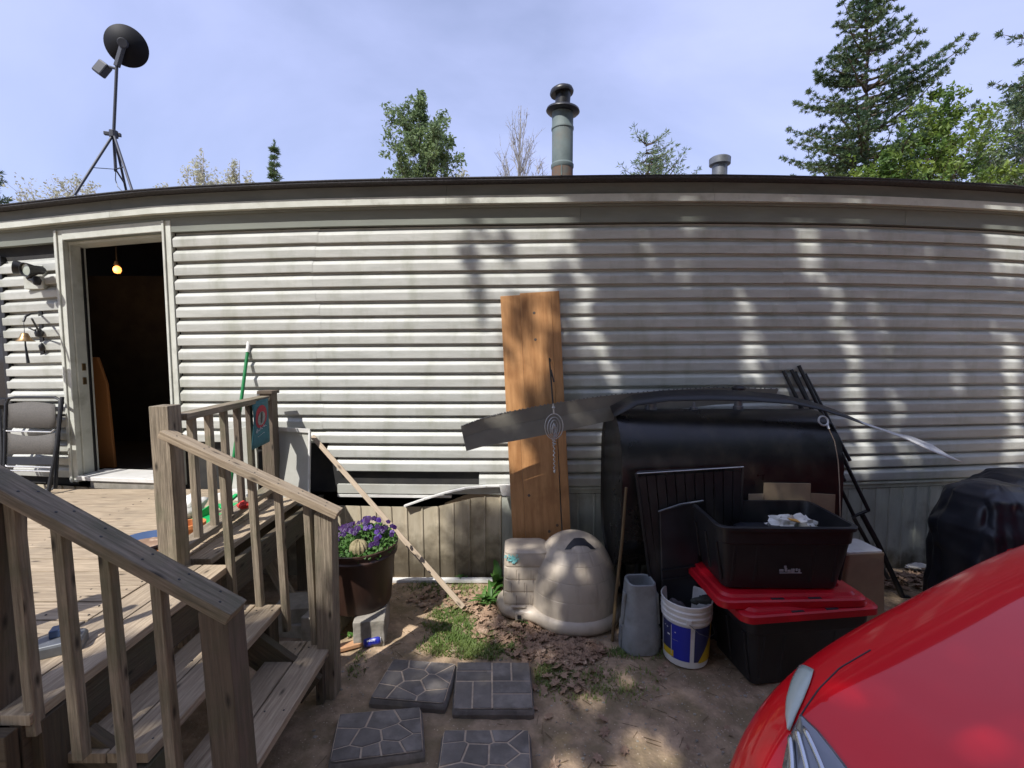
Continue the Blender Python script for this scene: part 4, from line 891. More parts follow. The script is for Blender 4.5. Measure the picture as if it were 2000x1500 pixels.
# long warped strip over the tank
pts = [(1195, 805), (1240, 782), (1300, 774), (1380, 772), (1460, 774), (1540, 781), (1590, 792), (1640, 808), (1690, 828)]
ls = thing('warped_trim', 'long warped trim strip, black over the tank and whitish at its drooping right end', 'strip', aty(1560, 785, 3.2))
def wstrip(pts, ws_, y0, y1, m, nm, lab=None):
    mb = MB(); n = len(pts); rings = []
    for i, (px, py) in enumerate(pts):
        y_ = lerp(y0, y1, i / (n - 1)); c = aty(px, py, y_); w_ = ws_[i]; rings.append([c + Vector((0, -.02 - w_ * .7, -w_ * .3)), c + Vector((0, .0, .004)), c + Vector((0, .02 + w_ * .6, w_ * .45))])
    mb.loft(rings, False, False, closed=False); o = part(ls, nm, mb, m, lab, smooth=True); s = o.modifiers.new('t', 'SOLIDIFY'); s.thickness = .005
wstrip(pts, [.075] * 5 + [.065, .06, .05, .03], 3.15, 3.0, 'black_plastic', 'dark_section')
wstrip([(1680, 824), (1720, 838), (1760, 852), (1800, 868), (1840, 884), (1872, 899)], [.024, .022, .032, .085, .08, .012], 2.99, 2.85, 'white_plastic', 'white_section', 'whitish drooping end')
# ================================================================== oil tank
TX0, TX1, TY, TB, TT, TR_ = .71, 2.13, 3.26, .335, 1.445, .345
tk = thing('oil_tank', 'large glossy black upright oval heating oil tank on short legs by the wall', 'oil tank', ((TX0 + TX1) / 2, TY, 0))
def oval(x, s=1.0, n=14):
    pts = []; zc0, zc1 = TB + TR_, TT - TR_; r = TR_ * s
    for k in range(n + 1): a = math.pi * k / n; pts.append(Vector((x, TY + r * math.cos(a), zc1 + r * math.sin(a))))
    for k in range(n + 1): a = math.pi + math.pi * k / n; pts.append(Vector((x, TY + r * math.cos(a), zc0 + r * math.sin(a))))
    return pts
mb = MB(); mb.loft([oval(x, s) for x, s in ((TX0 + .02, .9), (TX0 + .008, .97), (TX0, .985), (TX0 - .004, 1), (TX0 + .012, 1.004), (TX0 + .03, 1), (lerp(TX0, TX1, .3), .998), (lerp(TX0, TX1, .6), 1.001), (TX1 - .03, 1), (TX1 - .012, 1.004), (TX1 + .004, 1), (TX1, .985), (TX1 - .01, .95))])
part(tk, 'tank_shell', mb, 'tank', smooth=35.)
for x in (TX0 + .15, TX1 - .15):
    for y_ in (TY - .2, TY + .2): mb = MB(); mb.tube([(x, y_, 0), (x, y_, TB + .12)], .022, 10); mb.lathe([(.05, 0), (.05, .008)], (x, y_, 0), 14); part(tk, 'leg', mb, 'black_metal')
c = aty(1442, 790, TY); zt_ = aty(1442, 752, TY).z
mb = MB(); mb.lathe([(.034, TT - .01), (.036, TT + .02), (.028, TT + .022), (.028, zt_ - .05), (.032, zt_ - .045)], (c.x, TY, 0), 18); part(tk, 'vent_pipe', mb, 'grey_metal', smooth=40.)
mb = MB(); mb.lathe([(.03, zt_ - .045), (.045, zt_ - .04), (.048, zt_ - .02), (.03, zt_ - .004), (.01, zt_)], (c.x, TY, 0), 18); part(tk, 'vent_cap', mb, 'black_metal', smooth=40.)
c = aty(1272, 800, TY); mb = MB(); mb.lathe([(.04, TT - .01), (.04, TT + .012), (.03, TT + .014), (.03, TT + .028), (.036, TT + .03), (.036, TT + .04), (.01, TT + .042)], (c.x, TY, 0), 18); part(tk, 'filler_plug', mb, 'grey_metal', smooth=40.)
c = aty(1355, 800, TY); mb = MB(); mb.lathe([(.028, TT - .01), (.028, TT + .012), (.012, TT + .014), (.008, TT + .045)], (c.x, TY, 0), 14); part(tk, 'gauge', mb, 'grey_metal', smooth=40.)
a = aty(1608, 822, TY - .33)
mb = MB(); m3 = Matrix.Rotation(R(70), 3, 'X'); ring = [a + m3 @ Vector((.030 * math.cos(t), .030 * math.sin(t), 0)) for t in [2 * math.pi * k / 20 for k in range(20)]]; mb.tube(ring, .006, 6, closed=True)
mb.tube([a + Vector((.02, -.01, -.02)), aty(1619, 838, TY - .36)], .007, 6); part(tk, 'lifting_ring', mb, 'steel')
mb = MB(); mb.tube([aty(1619, 838, TY - .365), aty(1630, 862, TY - .37), aty(1637, 900, TY - .375), aty(1640, 950, TY - .38), aty(1641, 1010, TY - .38)], .0028, 6); part(tk, 'thin_cable', mb, 'lath')
# ================================================================== clutter in front of the tank
def quadpanel(px, y0, y1, th, tilt=0): return [aty(*q, y_) for q, y_ in zip(px, (y0, y0, y1, y1))]
c = aty(1340, 1030, 2.62); lc = thing('lawn_chair', 'black folded lawn chair with ribbed back standing against the front of the tank', 'chair', (c.x, 2.6, 0))
P = [(1243, 925), (1450, 912), (1440, 1235), (1285, 1235)]
q = [aty(*P[0], 2.845), aty(*P[1], 2.845), aty(*P[2], 2.84), aty(*P[3], 2.84)]; q[2].z = q[3].z = .01
mb = MB(); mb.tube([q[3], q[0], q[0].lerp(q[1], .02) + Vector((0, 0, .006)), q[1], q[2]], .011, 8); part(lc, 'frame', mb, 'black_metal')
mb = MB(); mb.tube([q[0] + Vector((0, -.014, .004)), q[1] + Vector((0, -.014, .004))], .0035, 6); part(lc, 'top_rail', mb, 'steel')
for k in range(11):
    t = (k + .5) / 11; a, b = q[0].lerp(q[1], t), q[3].lerp(q[2], t); mb = MB(); mb.beam(a - Vector((0, 0, .02)), b, .052, .008, (0, -1, 0)); part(lc, 'slat', mb, 'black_plastic')
P = [(1288, 998), (1366, 978), (1366, 1232), (1296, 1238)]
q = [aty(*P[0], 2.815), aty(*P[1], 2.815), aty(*P[2], 2.81), aty(*P[3], 2.81)]; q[2].z = q[3].z = .01
l2 = thing('folding_stool', 'smaller dark folded stool in front of the ribbed chair, left of the open black tote', 'stool', (q[0].x, 2.55, 0))
mb = MB(); mb.poly(q, .014, (0, -1, .1)); part(l2, 'side_panel', mb, 'bag', bev=.008)
mb = MB(); mb.tube([q[0] + Vector((-.01, -.01, .0)), q[0].lerp(q[1], .5) + Vector((0, -.012, .014)), q[1] + Vector((.02, -.01, .004))], .006, 6); part(l2, 'rim', mb, 'grey_metal')
for f in (.45, .52, .92):
    mb = MB(); mb.beam(q[0].lerp(q[3], f) + Vector((0, -.012, 0)), q[1].lerp(q[2], f) + Vector((0, -.012, 0)), .012, .012, (0, 0, 1)); part(l2, 'rib', mb, 'black_plastic')
a, b = aty(1223, 952, 2.84), atz(1196, 1252, .0); mb = MB(); mb.tube([a, a.lerp(b, .35) + Vector((.004, 0, 0)), a.lerp(b, .7) - Vector((.003, 0, 0)), b], [.0085, .0095, .01, .0105], 10); solo('bamboo_stick', mb, 'stick', 'thin brown bamboo stick standing between the dog house and the tank', 'stick', b, smooth=50.)
for px, y_, lab, m in ((((1492, 943), (1584, 944), (1586, 1010), (1492, 1010)), 2.900, 'plain tan cardboard piece sticking up highest behind the open black tote', 'cardboard'), (((1462, 965), (1494, 964), (1494, 1010), (1462, 1010)), 2.906, 'small dim cardboard piece left of the tall tan one', 'lath'), (((1584, 963), (1632, 966), (1632, 1015), (1584, 1012)), 2.906, 'brownish cardboard piece right of the tall tan one', 'cardboard')):
    q = [aty(*p, y_) for p in px]; q[2].z -= .35; q[3].z -= .35
    mb = MB(); mb.poly(q, .005); solo('cardboard_sheet', mb, m, lab, 'cardboard', (q[2].x, y_, q[2].z), bev=.002)
def tote(name, label, cx, cy, z0, z1, w_, d, rz, open_=True):
    t = thing(name, label, 'storage tote', (cx, cy, z0)); h = z1 - z0
    rg = lambda z, dw, r=.05: rrect(cx, cy, z, w_ + dw, d + dw, r, rz, 5)
    mb = MB(); rings = [rg(z0, -.14, .04), rg(z0 + .01, -.13, .045), rg(z0 + h * .72, -.055), rg(z0 + h * .74, -.04), rg(z0 + h * .93, -.03), rg(z0 + h * .935, -.005, .06), rg(z1 - .004, .0, .06), rg(z1, -.006, .06), rg(z1, -.045), rg(z1 - .02, -.05), rg(z0 + .02, -.15, .04)]
    mb.loft(rings, True, True); part(t, 'shell', mb, 'black_plastic', smooth=35.)
    M_ = Matrix.Rotation(rz, 3, 'Z')
    for sx in (-1, 1):
        for sy in (-.32, 0, .32):
            a = Vector((cx, cy, 0)) + M_ @ Vector((sx * (w_ / 2 - .052), sy * d, 0)); mb = MB(); mb.beam((a.x - sx * .006, a.y, z0 + .04), (a.x + sx * .028, a.y, z0 + h * .7), .02, .012, (1, 0, 0)); part(t, 'rib', mb, 'black_plastic', bev=.003)
    for sy in (-1,):
        for sx in (-.36, -.2, .2, .36):
            a = Vector((cx, cy, 0)) + M_ @ Vector((sx * w_, sy * (d / 2 - .055), 0)); mb = MB(); mb.beam((a.x, a.y + .008, z0 + .04), (a.x, a.y - .022, z0 + h * .7), .02, .01, (0, 1, 0)); part(t, 'rib', mb, 'black_plastic', bev=.003)
    return t, M_
tb, Mt = tote('storage_tote', 'lowest black tote standing on the ground under the two red lids', 1.62, 2.66, .0, .43, .76, .50, R(7))
def lid(label, cx, cy, z, w_, d, rz):
    t = thing('tote_lid', label, 'lid', (cx, cy, z)); rg = lambda zz_, dw, r=.06: rrect(cx, cy, zz_, w_ + dw, d + dw, r, rz, 6)
    mb = MB(); mb.loft([rg(z - .042, .01), rg(z - .044, .036), rg(z - .008, .036), rg(z, .02), rg(z + .002, -.03), rg(z + .016, -.05), rg(z + .018, -.07), rg(z + .02, -.14), rg(z + .008, -.16)]); part(t, 'lid_panel', mb, 'red_plastic', smooth=35.)
    M_ = Matrix.Rotation(rz, 3, 'Z')
    for k in (-.26, -.08, .1, .27):
        a = Vector((cx, cy, z + .010)) + M_ @ Vector((k * w_, 0, 0)); mb = MB(); mb.beam(a - M_ @ Vector((0, d * .3, 0)), a + M_ @ Vector((0, d * .3, 0)), .05, .012); part(t, 'lid_rib', mb, 'red_plastic', bev=.004)
    for k in (-.12, .14):
        a = Vector((cx, cy, z - .002)) + M_ @ Vector((k * w_, -d / 2 - .002, 0)); mb = MB(); mb.box(a, (.07, .014, .012), rz); part(t, 'latch_slot', mb, 'recess_shade_and_print')
    return t
lid('lower of the two red tote lids, fitted on the bottom tote', 1.60, 2.65, .455, .78, .50, R(7))
lid('upper of the two red tote lids, shifted left under the open tote', 1.535, 2.68, .505, .80, .50, R(2))
t2, M2 = tote('storage_tote', 'open black tote on top of the red lids with white food packaging inside', 1.505, 2.655, .535, .905, .77, .475, R(-1))
lg = Vector((1.52, 2.655 - .2375 + .026, .66))
mb = MB()
for k, (dx, wd) in enumerate(((-.05, .022), (-.026, .012), (-.008, .016), (.012, .018), (.033, .01), (.047, .008))): mb.box(lg + Vector((dx, -.007 + .0, .004 * math.sin(k * 2))), (wd, .004, .012 + .008 * (k % 2)))
mb.box(lg + Vector((0, -.007, -.014)), (.12, .004, .004)); mb.box(lg + Vector((-.03, -.007, .02)), (.012, .004, .012)); part(t2, 'embossed_mark', mb, 'grey_ink', 'small worn pale maker mark')
c = Vector((1.60, 2.60, .86)); mb = MB(); mb.add(*blob(c, (.10, .06, .045), (20, 12), .9, 4, 2.6)); fp = solo('food_packaging', mb, 'paper', 'crumpled white food packaging lying in the open black tote', 'packaging', c, smooth=30.)
mb = MB(); mb.add(*blob(c + Vector((.10, .0, -.005)), (.06, .05, .04), (16, 10), .8, 11, 2.6)); part(fp, 'wrapper', mb, 'paper', smooth=30.)
mb = MB(); mb.beam(c + Vector((-.02, -.03, .04)), c + Vector((.03, -.04, .03)), .05, .004); mb.beam(c + Vector((.05, -.05, -.01)), c + Vector((.08, -.05, .0)), .02, .004); part(fp, 'printed_panel', mb, 'food')
mb = MB(); mb.box((1.60, 2.66, .70), (.5, .28, .22)); solo('dark_bundle', mb, 'bag', 'dark folded material filling the open black tote below the packaging', 'bundle', (1.6, 2.66, .59), bev=.05)
# tan bin behind
mb = MB(); mb.loft([rrect(2.24, 2.95, z, w_, .22, .02, .1) for z, w_ in ((0, .34), (.55, .26), (.56, .27), (.57, .26))]); bn_ = solo('tan_bin', mb, 'cardboard', 'pale tan tapered box with a white top standing right of the totes', 'bin', (2.24, 2.95, 0), smooth=30.)
mb = MB(); mb.loft([rrect(2.24, 2.95, z, w_, .2, .02, .1) for z, w_ in ((.571, .25), (.58, .25))]); part(bn_, 'white_top', mb, 'white_plastic')
mb = MB(); mb.box((1.98, 2.53, .03), (.22, .12, .06), R(5)); solo('pale_block', mb, 'white_board', 'pale flat block on the ground between the bottom tote and the car', 'block', (1.98, 2.53, 0), bev=.005)
# bucket
bx, by = 1.06, 2.70; bk = thing('paint_bucket', 'white plastic bucket with blue and yellow label holding a rock and a glove', 'bucket', (bx, by, 0))
rb, rt_, hb = .128, .147, .375; lean = Matrix.Rotation(R(1), 3, 'Y')
rad = lambda z: lerp(rb, rt_ - .006, z / hb)
pr = [(rb - .006, .004), (rb, .0), (rb + .002, .008), (rad(.26), .26), (rad(.26) + .009, .265), (rad(.28) + .009, .272), (rad(.28) + .003, .278), (rad(.29) + .003, .292), (rad(.3) + .010, .297), (rad(.31) + .010, .304), (rad(.31) + .003, .31), (rad(.33) + .003, .325), (rad(.33) + .009, .33), (rad(.34) + .009, .337), (rad(.34) + .003, .343), (rt_ - .002, .362), (rt_ + .002, .366), (rt_ + .002, .375), (rt_ - .004, .377), (rt_ - .007, .37), (rb - .004, .012), (.001, .01)]
mb = MB(); mb.lathe(pr, (bx, by, 0), 48, None, True, False); part(bk, 'tub', mb, 'white_plastic', smooth=35.)
def lab(a0, a1, z0, z1, m, nm, o=.0015, top=None):
    mb = MB(); n = 12; rings = []
    for k in range(n + 1):
        a = R(lerp(a0, a1, k / n)); za = z0 if not callable(z0) else z0(k / n); zb_ = z1 if not callable(z1) else z1(k / n)
        rings.append([Vector((bx + (rad(z) + .002 + o) * math.cos(a), by + (rad(z) + .002 + o) * math.sin(a), z)) for z in (za, lerp(za, zb_, .5), zb_)])
    mb.loft(rings, False, False, closed=False); part(bk, nm, mb, m, smooth=True)
lab(-178, -146, .075, .25, 'navy_label', 'label'); lab(-146, -100, .04, .25, 'blue_label', 'label'); lab(-90, -40, .04, .25, 'navy_label', 'label')
lab(-176, -140, .045, .085, 'yellow_label', 'label_stripe', .003); lab(-78, -10, .035, lambda t: lerp(.045, .24, min(1, t * 1.3)), 'yellow_label', 'label_stripe', .003); lab(-39, -10, .04, .25, 'yellow_label', 'label_stripe', .002)
for a0, a1, z0, z1 in ((-158, -150, .17, .178), (-146.5, -145.3, .06, .24), (-142, -128, .155, .157), (-168, -164, .215, .220), (-160, -156, .212, .218), (-137, -134, .20, .206)): lab(a0, a1, z0, z1, 'white_ink' if z1 - z0 > .003 else 'grey_ink', 'printed_mark', .0035)
mb = MB(); hp_ = [Vector((bx + (.162) * math.cos(R(a)), by + .162 * math.sin(R(a)), z)) for a, z in ((-105, .285), (-98, .27), (-85, .235), (-60, .20), (-30, .185), (0, .19), (30, .215), (55, .25), (75, .285))]; mb.tube(hp_, .002, 6); part(bk, 'wire_handle', mb, 'grey_metal')
mb = MB(); mb.box((bx + .153 * math.cos(R(-105)), by + .153 * math.sin(R(-105)), .288), (.03, .012, .04), R(-15)); part(bk, 'handle_boss', mb, 'white_plastic', bev=.004)
c = Vector((bx - .05, by + .0, .25)); mb = MB(); mb.add(*blob(c, (.065, .055, .085), (20, 14), .55, 6, 1.6)); solo('dark_rock', mb, 'rock', 'jagged dark rock inside the white bucket', 'rock', c, smooth=25.)
c = Vector((bx + .10, by - .03, .365)); mb = MB(); mb.add(*blob(c, (.06, .03, .022), (20, 12), .5, 2, 2.5)); mb.add(*blob(c + Vector((.05, .03, .008)), (.03, .025, .02), (12, 8), .4, 3)); mb.add(*blob(c + Vector((-.06, .0, -.01)), (.025, .02, .018), (12, 8), .4, 8))
solo('work_glove', mb, 'glove', 'dark greenish glove draped over the rim of the white bucket', 'glove', c, smooth=True)
# grey tapered plastic container
gx, gy = .80, 2.79; gc = thing('grey_container', 'tall dull grey tapered plastic container, open at the top, beside the dog house', 'container', (gx, gy, 0))
mb = MB(); rg = lambda z, w_, r: rrect(gx, gy, z, w_, w_ * .9, r, .06, 6)
mb.loft([rg(0, .235, .08), rg(.02, .24, .085), rg(.14, .232, .08), rg(.155, .222, .08), rg(.38, .182, .05), rg(.405, .176, .045), rg(.425, .172, .045), rg(.43, .16, .04), rg(.425, .145, .035), rg(.30, .14, .035), rg(.29, .13, .03)], True, True); part(gc, 'shell', mb, 'grey_plastic', smooth=30.)
for s in (-1, 1):
    mb = MB(); mb.beam((gx + s * .112, gy - .02, .165), (gx + s * .098, gy - .02, .36), .05, .014, (s, 0, 0)); part(gc, 'side_rib', mb, 'grey_plastic', bev=.004)
    mb = MB(); mb.beam((gx + s * .122, gy - .02, .01), (gx + s * .118, gy - .02, .14), .04, .012, (s, 0, 0)); part(gc, 'side_rib', mb, 'grey_plastic', bev=.004)
# ================================================================== beige plastic dog house (igloo)
ix, iy, ir = .44, 3.19, .315
ig = thing('pet_igloo', 'beige plastic igloo pet house with moulded block pattern and dark top vent', 'pet house', (ix, iy, 0))
def outline(off, z, n=64):
    pts = []
    for k in range(n):
        a = 2 * math.pi * k / n; d = Vector((math.cos(a), math.sin(a), 0)); best = 0
        # support-like radial union of the dome base and the tunnel base
        o = Vector((.30, 3.18, 0)); lo_r = 0
        for r in np.linspace(.05, .8, 120):
            p = o + d * r; f1 = (p - Vector((ix, iy, 0))).length - (ir + .022 + off); f2 = (p - Vector((.06, 3.215, 0))).length - (.165 + off)
            h_ = max(.12 - abs(f1 - f2), 0) / .12; f = min(f1, f2) - h_ * h_ * .12 * .25
            if f < 0: lo_r = r
        pts.append(o + d * lo_r + Vector((0, 0, z)))
    return pts
mb = MB(); mb.loft([outline(-.02, 0), outline(.0, .01), outline(.012, .04), outline(.008, .075), outline(-.015, .095), outline(-.04, .10), outline(-.05, .085)]); part(ig, 'base_tray', mb, 'beige', smooth=45.)
def dome_mesh():
    # rows of blocks: grooves are real recesses
    rows = 6; rings = []; nseg = 224; blocks = 14
    zs = []
    H0, ZB = .475, .09
    lat = []
    for r in range(rows):
        a0, a1 = r / rows, (r + 1) / rows
        for t, g in ((0.0, 1), (.02, 1), (.035, 0), (.045, 0), (.07, 0), (.3, 0), (.5, 0), (.7, 0), (.93, 0), (.955, 0), (.965, 0), (.98, 1)): lat.append((lerp(a0, a1, t), g, r))
    lat = [l for l in lat if l[0] < .955]; rings = []
    for t, g, r in lat:
        th = t * math.pi / 2; rr = ir * (math.cos(th) ** .78); z = ZB + H0 * math.sin(th)
        ring = []
        for k in range(nseg):
            a = 2 * math.pi * k / nseg; u = (a / (2 * math.pi) * blocks + (.5 if r % 2 else 0)) % 1
            gg = 1 if (g or min(u, 1 - u) < .02) and r < rows - 1 else 0
            q = rr - .0028 * gg; ring.append(Vector((ix + q * math.cos(a), iy + q * math.sin(a), z)))
        rings.append(ring)
    mb = MB(); mb.loft(rings, False, True); return mb
dome = part(ig, 'dome', dome_mesh(), 'beige', smooth=60.)
# top vent: a dark arched patch, recess shade put into its colour
bpy.context.view_layer.update(); _dg = bpy.context.evaluated_depsgraph_get(); _bv = BVHTree.FromObject(dome, _dg); rows_ = []
for a_, b_ in (((1103, 1074), (1115, 1073)), ((1109, 1065), (1118, 1070)), ((1115, 1058), (1122, 1067)), ((1121, 1052), (1126, 1066)), ((1131, 1051), (1133, 1066)), ((1141, 1052), (1140, 1066)), ((1147, 1058), (1145, 1067)), ((1154, 1064), (1149, 1069)), ((1163, 1073), (1153, 1073))):
    row = []
    for t_ in (0, .33, .66, 1):
        d_ = Vector(ray(lerp(a_[0], b_[0], t_), lerp(a_[1], b_[1], t_))).normalized(); h_ = _bv.ray_cast(Vector((0, 0, H)) - dome.matrix_world.translation, d_)
        if h_[0] is not None: row.append(h_[0] + dome.matrix_world.translation + h_[1] * (.003 if h_[1].dot(d_) < 0 else -.003))
    if len(row) == 4: rows_.append(row)
mb = MB(); mb.loft(rows_, False, False, closed=False); part(ig, 'top_vent', mb, 'recess_shade_and_print')
# entrance tunnel, squarish with the same block seams
def tun(z, s=0, g=0):
    return rrect(.10, 3.215, z, .32 - s - g, .27 - s - g, .045, 0, 5)
mb = MB(); rg_ = [tun(.085)]
zr_ = .10
for r in range(4):
    z0 = .10 + r * .088; rg_ += [tun(z0, .012 * r / 4, .007), tun(z0 + .004, .012 * r / 4, .007), tun(z0 + .008, .012 * r / 4), tun(z0 + .08, .012 * (r + 1) / 4), tun(z0 + .085, .012 * (r + 1) / 4, .007)]
rg_ += [tun(.462, .02), tun(.474, .05), tun(.478, .09)]
mb.loft(rg_); part(ig, 'tunnel', mb, 'beige', smooth=40.)
for x, za, zb_ in ((.03, .11, .18), (.13, .11, .18), (-.005, .195, .27), (.085, .195, .27), (.03, .285, .36), (.13, .285, .36)):
    mb = MB(); mb.box((x, 3.215 - .1555 + .0, (za + zb_) / 2), (.003, .004, zb_ - za)); part(ig, 'block_seam', mb, 'seam')
mb = MB(); mb.poly([Vector((-.063, 3.30, .12)), Vector((-.063, 3.16, .12)), Vector((-.063, 3.15, .28)), Vector((-.062, 3.20, .36)), Vector((-.062, 3.27, .36))], .004, (-1, 0, 0)); part(ig, 'doorway', mb, 'recess_shade_and_print')  # flat dark patch on the tunnel, the opening's shade put into its colour
mb = MB(); mb.box((.045, 3.055, .102), (.10, .03, .012)); part(ig, 'catch_plate', mb, 'beige', bev=.003)
mb = MB(); mb.box((.05, 3.034, .045), (.055, .018, .055)); lt = part(ig, 'latch', mb, 'beige', bev=.004)
mb = MB(); mb.box((.05, 3.024, .045), (.026, .006, .026)); part(lt, 'latch_hole', mb, 'recess_shade_and_print')
mb = MB()
for k in range(60):
    a = random.uniform(0, 6.28); r = random.uniform(0, .04); c = Vector((.005 + r * math.cos(a) * 1.2, 3.078, .435 + r * math.sin(a) * .8)); mb.beam(c, c + Vector((random.uniform(-.016, .016), -.002, random.uniform(-.012, .012))), .009, .002, (0, 1, 0))
part(ig, 'torn_sticker', mb, 'tyedye', 'remains of a torn teal and white sticker')
# ================================================================== folded frame leaning right of the tank
fr = thing('folded_frame', 'folded black metal chair frame leaning on the siding right of the oil tank', 'folded frame', atz(1770, 1170))
g0 = atz(1768, 1168, .0); j1 = aty(1683, 1005, 3.48); j0 = aty(1660, 1008, 3.5)
for (px, py), (qx, qy), y1_ in (((1530, 724), (1668, 1008), 3.5), ((1560, 714), (1696, 996), 3.48), ((1545, 722), (1640, 905), 3.55), ((1552, 726), (1650, 940), 3.52), ((1572, 730), (1660, 900), 3.55)):
    mb = MB(); mb.tube([W(px, py, .05), aty(qx, qy, y1_)], .0145, 8); part(fr, 'tube', mb, 'black_metal', smooth=50.)
mb = MB(); mb.tube([aty(1664, 1010, 3.5), aty(1698, 996, 3.48)], .012, 8); part(fr, 'cross_tube', mb, 'black_metal')
mb = MB(); mb.tube([aty(1684, 1005, 3.48), aty(1715, 1062, 3.42), g0 + Vector((-.02, 0, .01))], .019, 10); mb.tube([aty(1668, 1012, 3.3), aty(1700, 1070, 3.28), aty(1735, 1130, 3.26)], .014, 8); part(fr, 'leg', mb, 'black_metal', smooth=50.)
mb = MB(); mb.beam(g0 + Vector((-.03, 0, .012)), g0 + Vector((.03, 0, .008)), .03, .02); part(fr, 'foot', mb, 'black_plastic', bev=.004)
mb = MB()
for k in range(14):
    t = k / 13; a = W(1536 + t * 26, 735 + t * 60, .07); mb.add(*blob(a, (.012, .01, .014), (8, 6), .4, k))
part(fr, 'webbing', mb, 'black_plastic', smooth=True)
# ================================================================== covered grill
def drape(name, label, cx, cy, w_, d, h, seed, cat='grill'):
    t = thing(name, label, cat, (cx, cy, 0)); rings = []; n = 72
    K_ = ((0, 1.06), (.12, 1.04), (.3, 1.03), (.5, 1.0), (.64, .99), (.72, 1.03), (.78, .96), (.86, .90), (.93, .80), (.97, .6), (.99, .35), (1, .05))
    for i_ in range(45):
        f_ = i_ / 44 * (len(K_) - 1); a_ = min(int(f_), len(K_) - 2); z, s = lerp(K_[a_][0], K_[a_ + 1][0], f_ - a_), lerp(K_[a_][1], K_[a_ + 1][1], f_ - a_)
        base = rrect(cx, cy, z * h, w_ * s, d * s, min(w_, d) * s * .3, .2, 17); ring = []
        for k, p in enumerate(base):
            a = 2 * math.pi * k / len(base); f = .016 * math.sin(a * 11 + seed + z * 3 + 2 * noise.noise(Vector((a, z, seed)))) * (1.1 - z) + .035 * noise.noise(Vector((p.x * 6, p.y * 6, z * 4 + seed))) + .05 * abs(noise.noise(Vector((p.x * 9, p.y * 9, z * 3 + seed)))) + .03 * abs(noise.noise(Vector((p.x * 16 + z * 6, p.y * 16, z * 7 + seed))))
            dv = (p - Vector((cx, cy, p.z))); L_ = max(dv.length, .01); p = p + dv / L_ * f; p.z += .02 * noise.noise(Vector((p.x * 6, p.y * 6, seed))) * (1 if z > .5 else 0); ring.append(p)
        rings.append(ring)
    mb = MB(); mb.loft(rings, True, True); o = part(t, 'cover', mb, 'bag', smooth=True); s = o.modifiers.new('sub', 'SUBSURF'); s.levels = s.render_levels = 1
    return t
g1 = drape('covered_grill', 'grill under a shiny black cover standing near the right edge by the skirting', 3.22, 3.02, .50, .46, .985, 3)
mb = MB()
for sx in (-.2, .2): mb.tube([(3.22 + sx, 2.92, .0), (3.1 + sx, 2.92, .05)], .02, 8)
part(g1, 'foot', mb, 'black_metal')
g2 = drape('covered_box', 'second lower dark covered shape behind the grill with a small yellow label', 3.86, 3.38, .7, .5, .97, 8, 'covered box')
mb = MB(); mb.box((3.66, 3.07, .86), (.11, .008, .055), .1); part(g2, 'yellow_tag', mb, 'yellow_label'); mb = MB(); mb.box((3.66, 3.063, .865), (.06, .008, .02), .1); part(g2, 'tag_print', mb, 'recess_shade_and_print')
# litter by the grill
c = atz(1800, 1112, .02)
mb = MB()
for k in range(5):
    q = c + Vector((random.uniform(-.09, .08), random.uniform(-.05, .05), .01 * k)); mb.add(*blob(q, (.06, .04, .008), (10, 6), .9, k, 2)) 
solo('crumpled_paper', mb, 'paper', 'crumpled pale paper litter on the ground left of the covered grill', 'litter', c, smooth=20.)
c = atz(1812, 1092, .03); mb = MB(); mb.add(*blob(c + Vector((0, .05, .02)), (.05, .04, .035), (14, 10), .6, 5)); solo('dark_clump', mb, 'rock', 'small dark grey lump on the ground behind the paper litter', 'stone', c, smooth=30.)
# ================================================================== red car
CF = Vector((-math.cos(R(15)), -math.sin(R(15)), 0)); CB = -CF; CL = Vector((math.sin(R(15)), -math.cos(R(15)), 0))   # forward, back, towards the camera side
N0 = Vector((.65, .50, 0))
def cw(s, v, z): return N0 + CB * s + CL * v + Vector((0, 0, z + .1))
# station: s, half width, centre height, shoulder height
ST = [(-.06, .42, .56, .54), (-.02, .56, .64, .60), (.06, .66, .70, .655), (.18, .745, .775, .73), (.35, .80, .85, .815), (.60, .835, .915, .885), (.95, .85, 1.0, .965), (1.30, .86, 1.10, 1.05), (1.5, .86, 1.14, 1.08)]
def sect(s, hw, zc, zs, zlow=.22):
    zc = zc + .05 * min(1, max(0, s / .35)); pr = [(0, zc), (.30, zc - .014), (.58, zc - .048), (.76, lerp(zc - .03, zs, .6)), (.87, zs), (.95, zs - .05), (.995, zs - .15), (1.0, lerp(zlow, zs, .45)), (.985, zlow + .06), (.93, zlow)]
    h = [(v * hw, z) for v, z in pr]; full = [(-v, z) for v, z in reversed(h[1:])] + h
    return [cw(s + .10 * (abs(v) / hw) ** 3 * (1 if s < .3 else 0) * 0, v, z) for v, z in full]
car = thing('red_car', 'glossy red car nose with clouded headlight filling the lower right corner', 'car', cw(2.1, 0, 0))
mb = MB(); rings = [[(p - cw(-.06, 0, .40)) * .82 + cw(-.09, 0, .42) for p in sect(*ST[0])]] + [sect(*a) for a in ST]
mb.loft(rings, True, False, closed=False)
body = part(car, 'front_body', mb, 'car', smooth=True); s = body.modifiers.new('sub', 'SUBSURF'); s.levels = s.render_levels = 3
